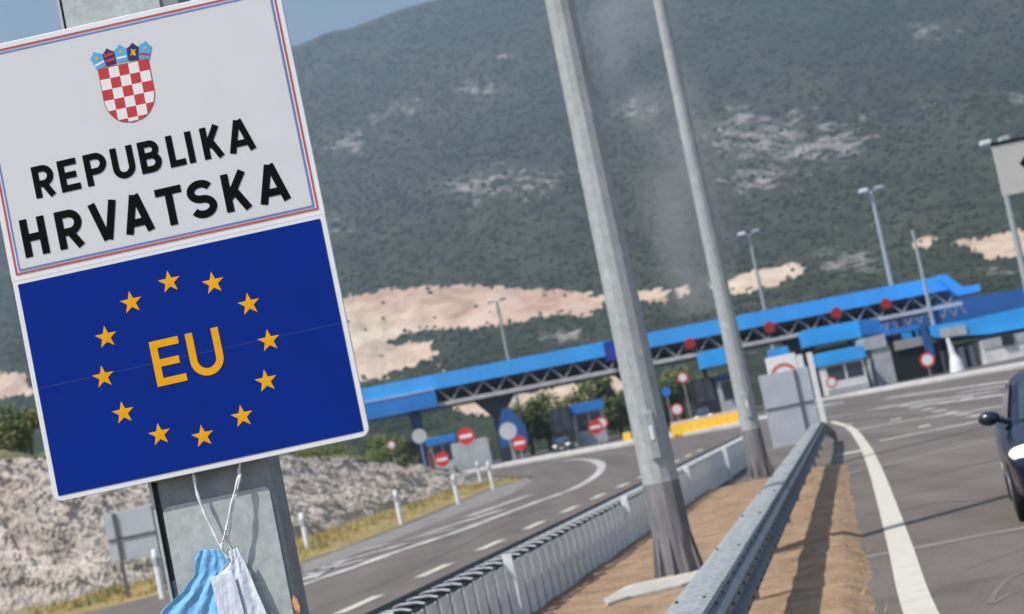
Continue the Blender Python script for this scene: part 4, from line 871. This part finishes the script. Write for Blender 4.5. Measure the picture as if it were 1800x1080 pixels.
# delineator posts
dl = None; M['band'] = mat('band', (.03, .03, .03), .6)
for k, (px, py, wh) in enumerate(((287, 1052, 'nearest one, left of the sign post'), (543, 972, 'first one right of the sign post'), (706, 922, 'second one right of the sign post'), (806, 886, 'third one right of the sign post'), (867, 860, 'fourth one right of the sign post'), (846, 852, 'smallest and farthest one'))):
    p = G(px, py); lab = 'white roadside delineator post in the dry grass, '+wh
    if dl is None:
        dl = empty('delineator_post', p, lab, 'marker post', 'white delineator posts'); mb = MB()
        mb.tube([(0, 0, -.05), (0, 0, .62)], [.068, .068], 10); mb.build('body', 'plastic_white', dl, smooth=True)
        mb = MB(); mb.tube([(0, 0, .62), (0, 0, .8)], [.07, .07], 10); mb.build('band', 'booth_grey', dl, smooth=True)
        mb = MB(); mb.tube([(0, 0, .8), (0, 0, .9), (0, 0, .96)], [.068, .068, .04], 10); mb.build('cap', 'plastic_white', dl, smooth=True); first = (p.y, dl)
    else: q = copy_tree(dl); q.location = p; q['label'] = lab
    obj = dl if k == 0 else q; obj.scale = (1.15, 1.15, 1.15 if k < 4 else 1.3)
# ------------------------------------------------------------------ car
ccx = 4.46+.86+.06; car = empty('car', (ccx*.975-.01, 17.55, 0), 'dark blue car with lit headlights driving towards the viewer, cut by the right edge', 'car'); car.rotation_euler = (0, 0, -math.radians(13))
ST = [(0, .34, .60, .60), (.05, .26, .68, .72), (.16, .21, .74, .79), (.4, .19, .80, .84), (.95, .19, .93, .87), (1.25, .19, .98, .88), (2.4, .19, 1.0, .89), (3.5, .2, 1.02, .88), (4.05, .25, 1.0, .83), (4.2, .36, .86, .74), (4.24, .45, .75, .6)]
def body(u, v):
    f = v*(len(ST)-1); i = min(int(f), len(ST)-2); t = f-i; a, b = ST[i], ST[i+1]; y, z0, z1, hw = [a[j]+(b[j]-a[j])*t for j in range(4)]
    an = 2*math.pi*u; c, s_ = math.cos(an), math.sin(an); n = .38
    return (hw*math.copysign(abs(c)**n, c), y, (z0+z1)/2+(z1-z0)/2*math.copysign(abs(s_)**n, s_))
mb = MB(); mb.grid(body, 40, 40, closeu=True); mb.poly([body(i/40, 0) for i in range(40)]); mb.build('body', 'car_paint', car, smooth=True)
def cabf(y):
    pr_ = [(1.2, .93, .74, .73), (2.0, 1.40, .72, .60), (2.3, 1.46, .73, .60), (3.3, 1.44, .73, .59), (3.75, 1.3, .72, .6), (4.1, .97, .7, .66)]
    for a, b in zip(pr_, pr_[1:]):
        if y <= b[0]: t = (y-a[0])/(b[0]-a[0]); return [a[j]+(b[j]-a[j])*t for j in (1, 2, 3)]
    return pr_[-1][1:]
def cab(u, v):
    y = 1.2+2.9*v; zt3, hb, ht = cabf(y); P5 = [(-hb-.06, .92), (-hb, .97), (-ht-.02, max(.95, zt3-.09)), (-ht+.1, zt3-.01), (0, zt3+.01), (ht-.1, zt3-.01), (ht+.02, max(.95, zt3-.09)), (hb, .97), (hb+.06, .92)]
    q = P5[int(round(u*8))]; return (q[0], y, q[1])
mb = MB(); mb.grid(cab, 9, 30); mb.build('cabin', 'car_paint', car, smooth=True)
mb = MB(); mb.poly([(-.64, 1.235, .985), (.64, 1.235, .985), (.53, 1.985, 1.425), (-.53, 1.985, 1.425)]); mb.build('windscreen', 'glass_dark', car)
for s_ in (-1, 1):
    mb = MB(); mb.poly([(s_*.752, 1.5, 1.0), (s_*.755, 3.7, 1.0), (s_*.645, 3.4, 1.32), (s_*.64, 2.1, 1.34)]); mb.build('side_window', 'glass_dark', car)
    mb = MB(); mb.grid(lambda u, v, s_=s_: (s_*.60+.235*math.cos(2*math.pi*u)*math.sin(math.pi*v), .17-.13*math.cos(math.pi*v)+s_*.0+.10*abs(math.cos(2*math.pi*u)*math.sin(math.pi*v))*(1 if s_*math.cos(2*math.pi*u) > 0 else -.3), .685+.095*math.sin(2*math.pi*u)*math.sin(math.pi*v)+.02*math.cos(2*math.pi*u)*s_), 24, 12, True); mb.build('headlight', 'lamp_glass', car, smooth=True)
    mb = MB(); mb.disc((s_*.58, .02, .36), (0, -1, 0), .075, .03, 16); mb.build('fog_lamp', 'plastic_white', car)
    mb = MB(); mb.tube([(s_*.72, 1.35, .97), (s_*.84, 1.32, 1.02)], .03, 8); mb.grid(lambda u, v, s_=s_: (s_*(.93+.115*math.cos(2*math.pi*u)*math.sin(math.pi*v)), 1.30-.07*math.cos(math.pi*v), 1.05+.075*math.sin(2*math.pi*u)*math.sin(math.pi*v)), 16, 9, True); mb.build('wing_mirror', 'car_paint', car, smooth=True)
    for y in (.82, 3.4):
        mb = MB(); mb.tube([(s_*.66, y, .31), (s_*.68, y, .31), (s_*.86, y, .31), (s_*.875, y, .31)], [.27, .31, .31, .28], 28); wh = mb.build('wheel', 'tyre', car, smooth=True)
        mb = MB(); mb.disc((s_*.87, y, .31), (s_, 0, 0), .2, .015, 20); mb.build('rim', 'rim', wh)
mb = MB(); mb.box((-.42, -.02, .50), (.42, .06, .60)); mb.build('grille', 'car_trim', car, bevel=.01)
mb = MB(); mb.box((-.7, -.015, .24), (.7, .08, .33)); mb.build('air_intake', 'car_trim', car, bevel=.01)
mb = MB(); mb.box((-.26, -.035, .39), (.26, -.02, .49)); mb.build('number_plate', 'plastic_white', car)
for px, py, Y, lab, rz in ((985, 778, 168, 'dark car waiting in the left lanes below the dark booth', -8), (1238, 738, 165, 'dark car waiting behind the yellow barrier blocks', -6)):
    q = copy_tree(car); p = P(px, py, Y); q.location = (p.x, Y, .0); q.rotation_euler = (0, 0, math.radians(rz)); q['label'] = lab; q['group'] = 'cars waiting at the toll booths'
# ------------------------------------------------------------------ air
mb = MB(); mb.box((-3500, -300, -1.5), (3500, 4600, 1150)); hz = mb.build('haze', 'steel_dark'); tag(hz, kind='stuff')
def volmat(name, col, dens, nscale=None, aniso=0.3):
    m = bpy.data.materials.new(name); m.use_nodes = True; N = m.node_tree.nodes; L = m.node_tree.links; N.remove(N['Principled BSDF'])
    v = N.new('ShaderNodeVolumePrincipled'); v.inputs['Color'].default_value = (*col, 1); v.inputs['Density'].default_value = dens; v.inputs['Anisotropy'].default_value = aniso
    L.new(v.outputs[0], [n for n in N if n.type == 'OUTPUT_MATERIAL'][0].inputs['Volume']); return m
hz.data.materials.clear(); hz.data.materials.append(volmat('haze', (.62, .8, 1), .00029))
# ------------------------------------------------------------------ thin smoke drifting up behind the plaza
pts = [P(1215, 560, 520), P(1215, 430, 520), P(1195, 300, 520), P(1150, 170, 520), P(1095, 40, 520), P(1060, -60, 520)]; c_ = pts[2].copy()
mb = MB(); mb.tube([p-c_ for p in pts], [9, 15, 19, 20, 19, 12], 20); sm_ = mb.build('smoke', 'steel_dark'); sm_.location = c_; tag(sm_, kind='stuff')
vm = volmat('smoke', (.82, .8, .85), .004); sm_.data.materials.clear(); sm_.data.materials.append(vm)
N = vm.node_tree.nodes; L = vm.node_tree.links; v = [n for n in N if n.type == 'PRINCIPLED_VOLUME'][0]; t = N.new('ShaderNodeTexCoord'); n = N.new('ShaderNodeTexNoise'); n.inputs['Scale'].default_value = .045; n.inputs['Detail'].default_value = 3
L.new(t.outputs['Object'], n.inputs['Vector']); r = N.new('ShaderNodeMapRange'); r.inputs[1].default_value = .4; r.inputs[2].default_value = .75; r.inputs[3].default_value = 0; r.inputs[4].default_value = .04; L.new(n.outputs['Fac'], r.inputs[0]); L.new(r.outputs[0], v.inputs['Density'])
sx3 = N.new('ShaderNodeSeparateXYZ'); L.new(t.outputs['Object'], sx3.inputs[0])
k3 = (pts[4].x-pts[1].x)/(pts[4].z-pts[1].z)
def m3(op, a, b, cl=False):
    x = N.new('ShaderNodeMath'); x.operation = op; x.use_clamp = cl
    for i, q in enumerate((a, b)):
        if isinstance(q, (int, float)): x.inputs[i].default_value = q
        else: L.new(q, x.inputs[i])
    return x.outputs[0]
dx3 = m3('SUBTRACT', sx3.outputs[0], m3('MULTIPLY', sx3.outputs[2], k3)); r2 = m3('ADD', m3('MULTIPLY', dx3, dx3), m3('MULTIPLY', sx3.outputs[1], sx3.outputs[1]))
fo = m3('SUBTRACT', 1.0, m3('DIVIDE', r2, 330.0), True); L.new(m3('MULTIPLY', r.outputs[0], m3('MULTIPLY', fo, fo)), v.inputs['Density']); r.inputs[4].default_value = .06; v.inputs['Color'].default_value = (.97, .97, .99, 1); v.inputs['Anisotropy'].default_value = -.1
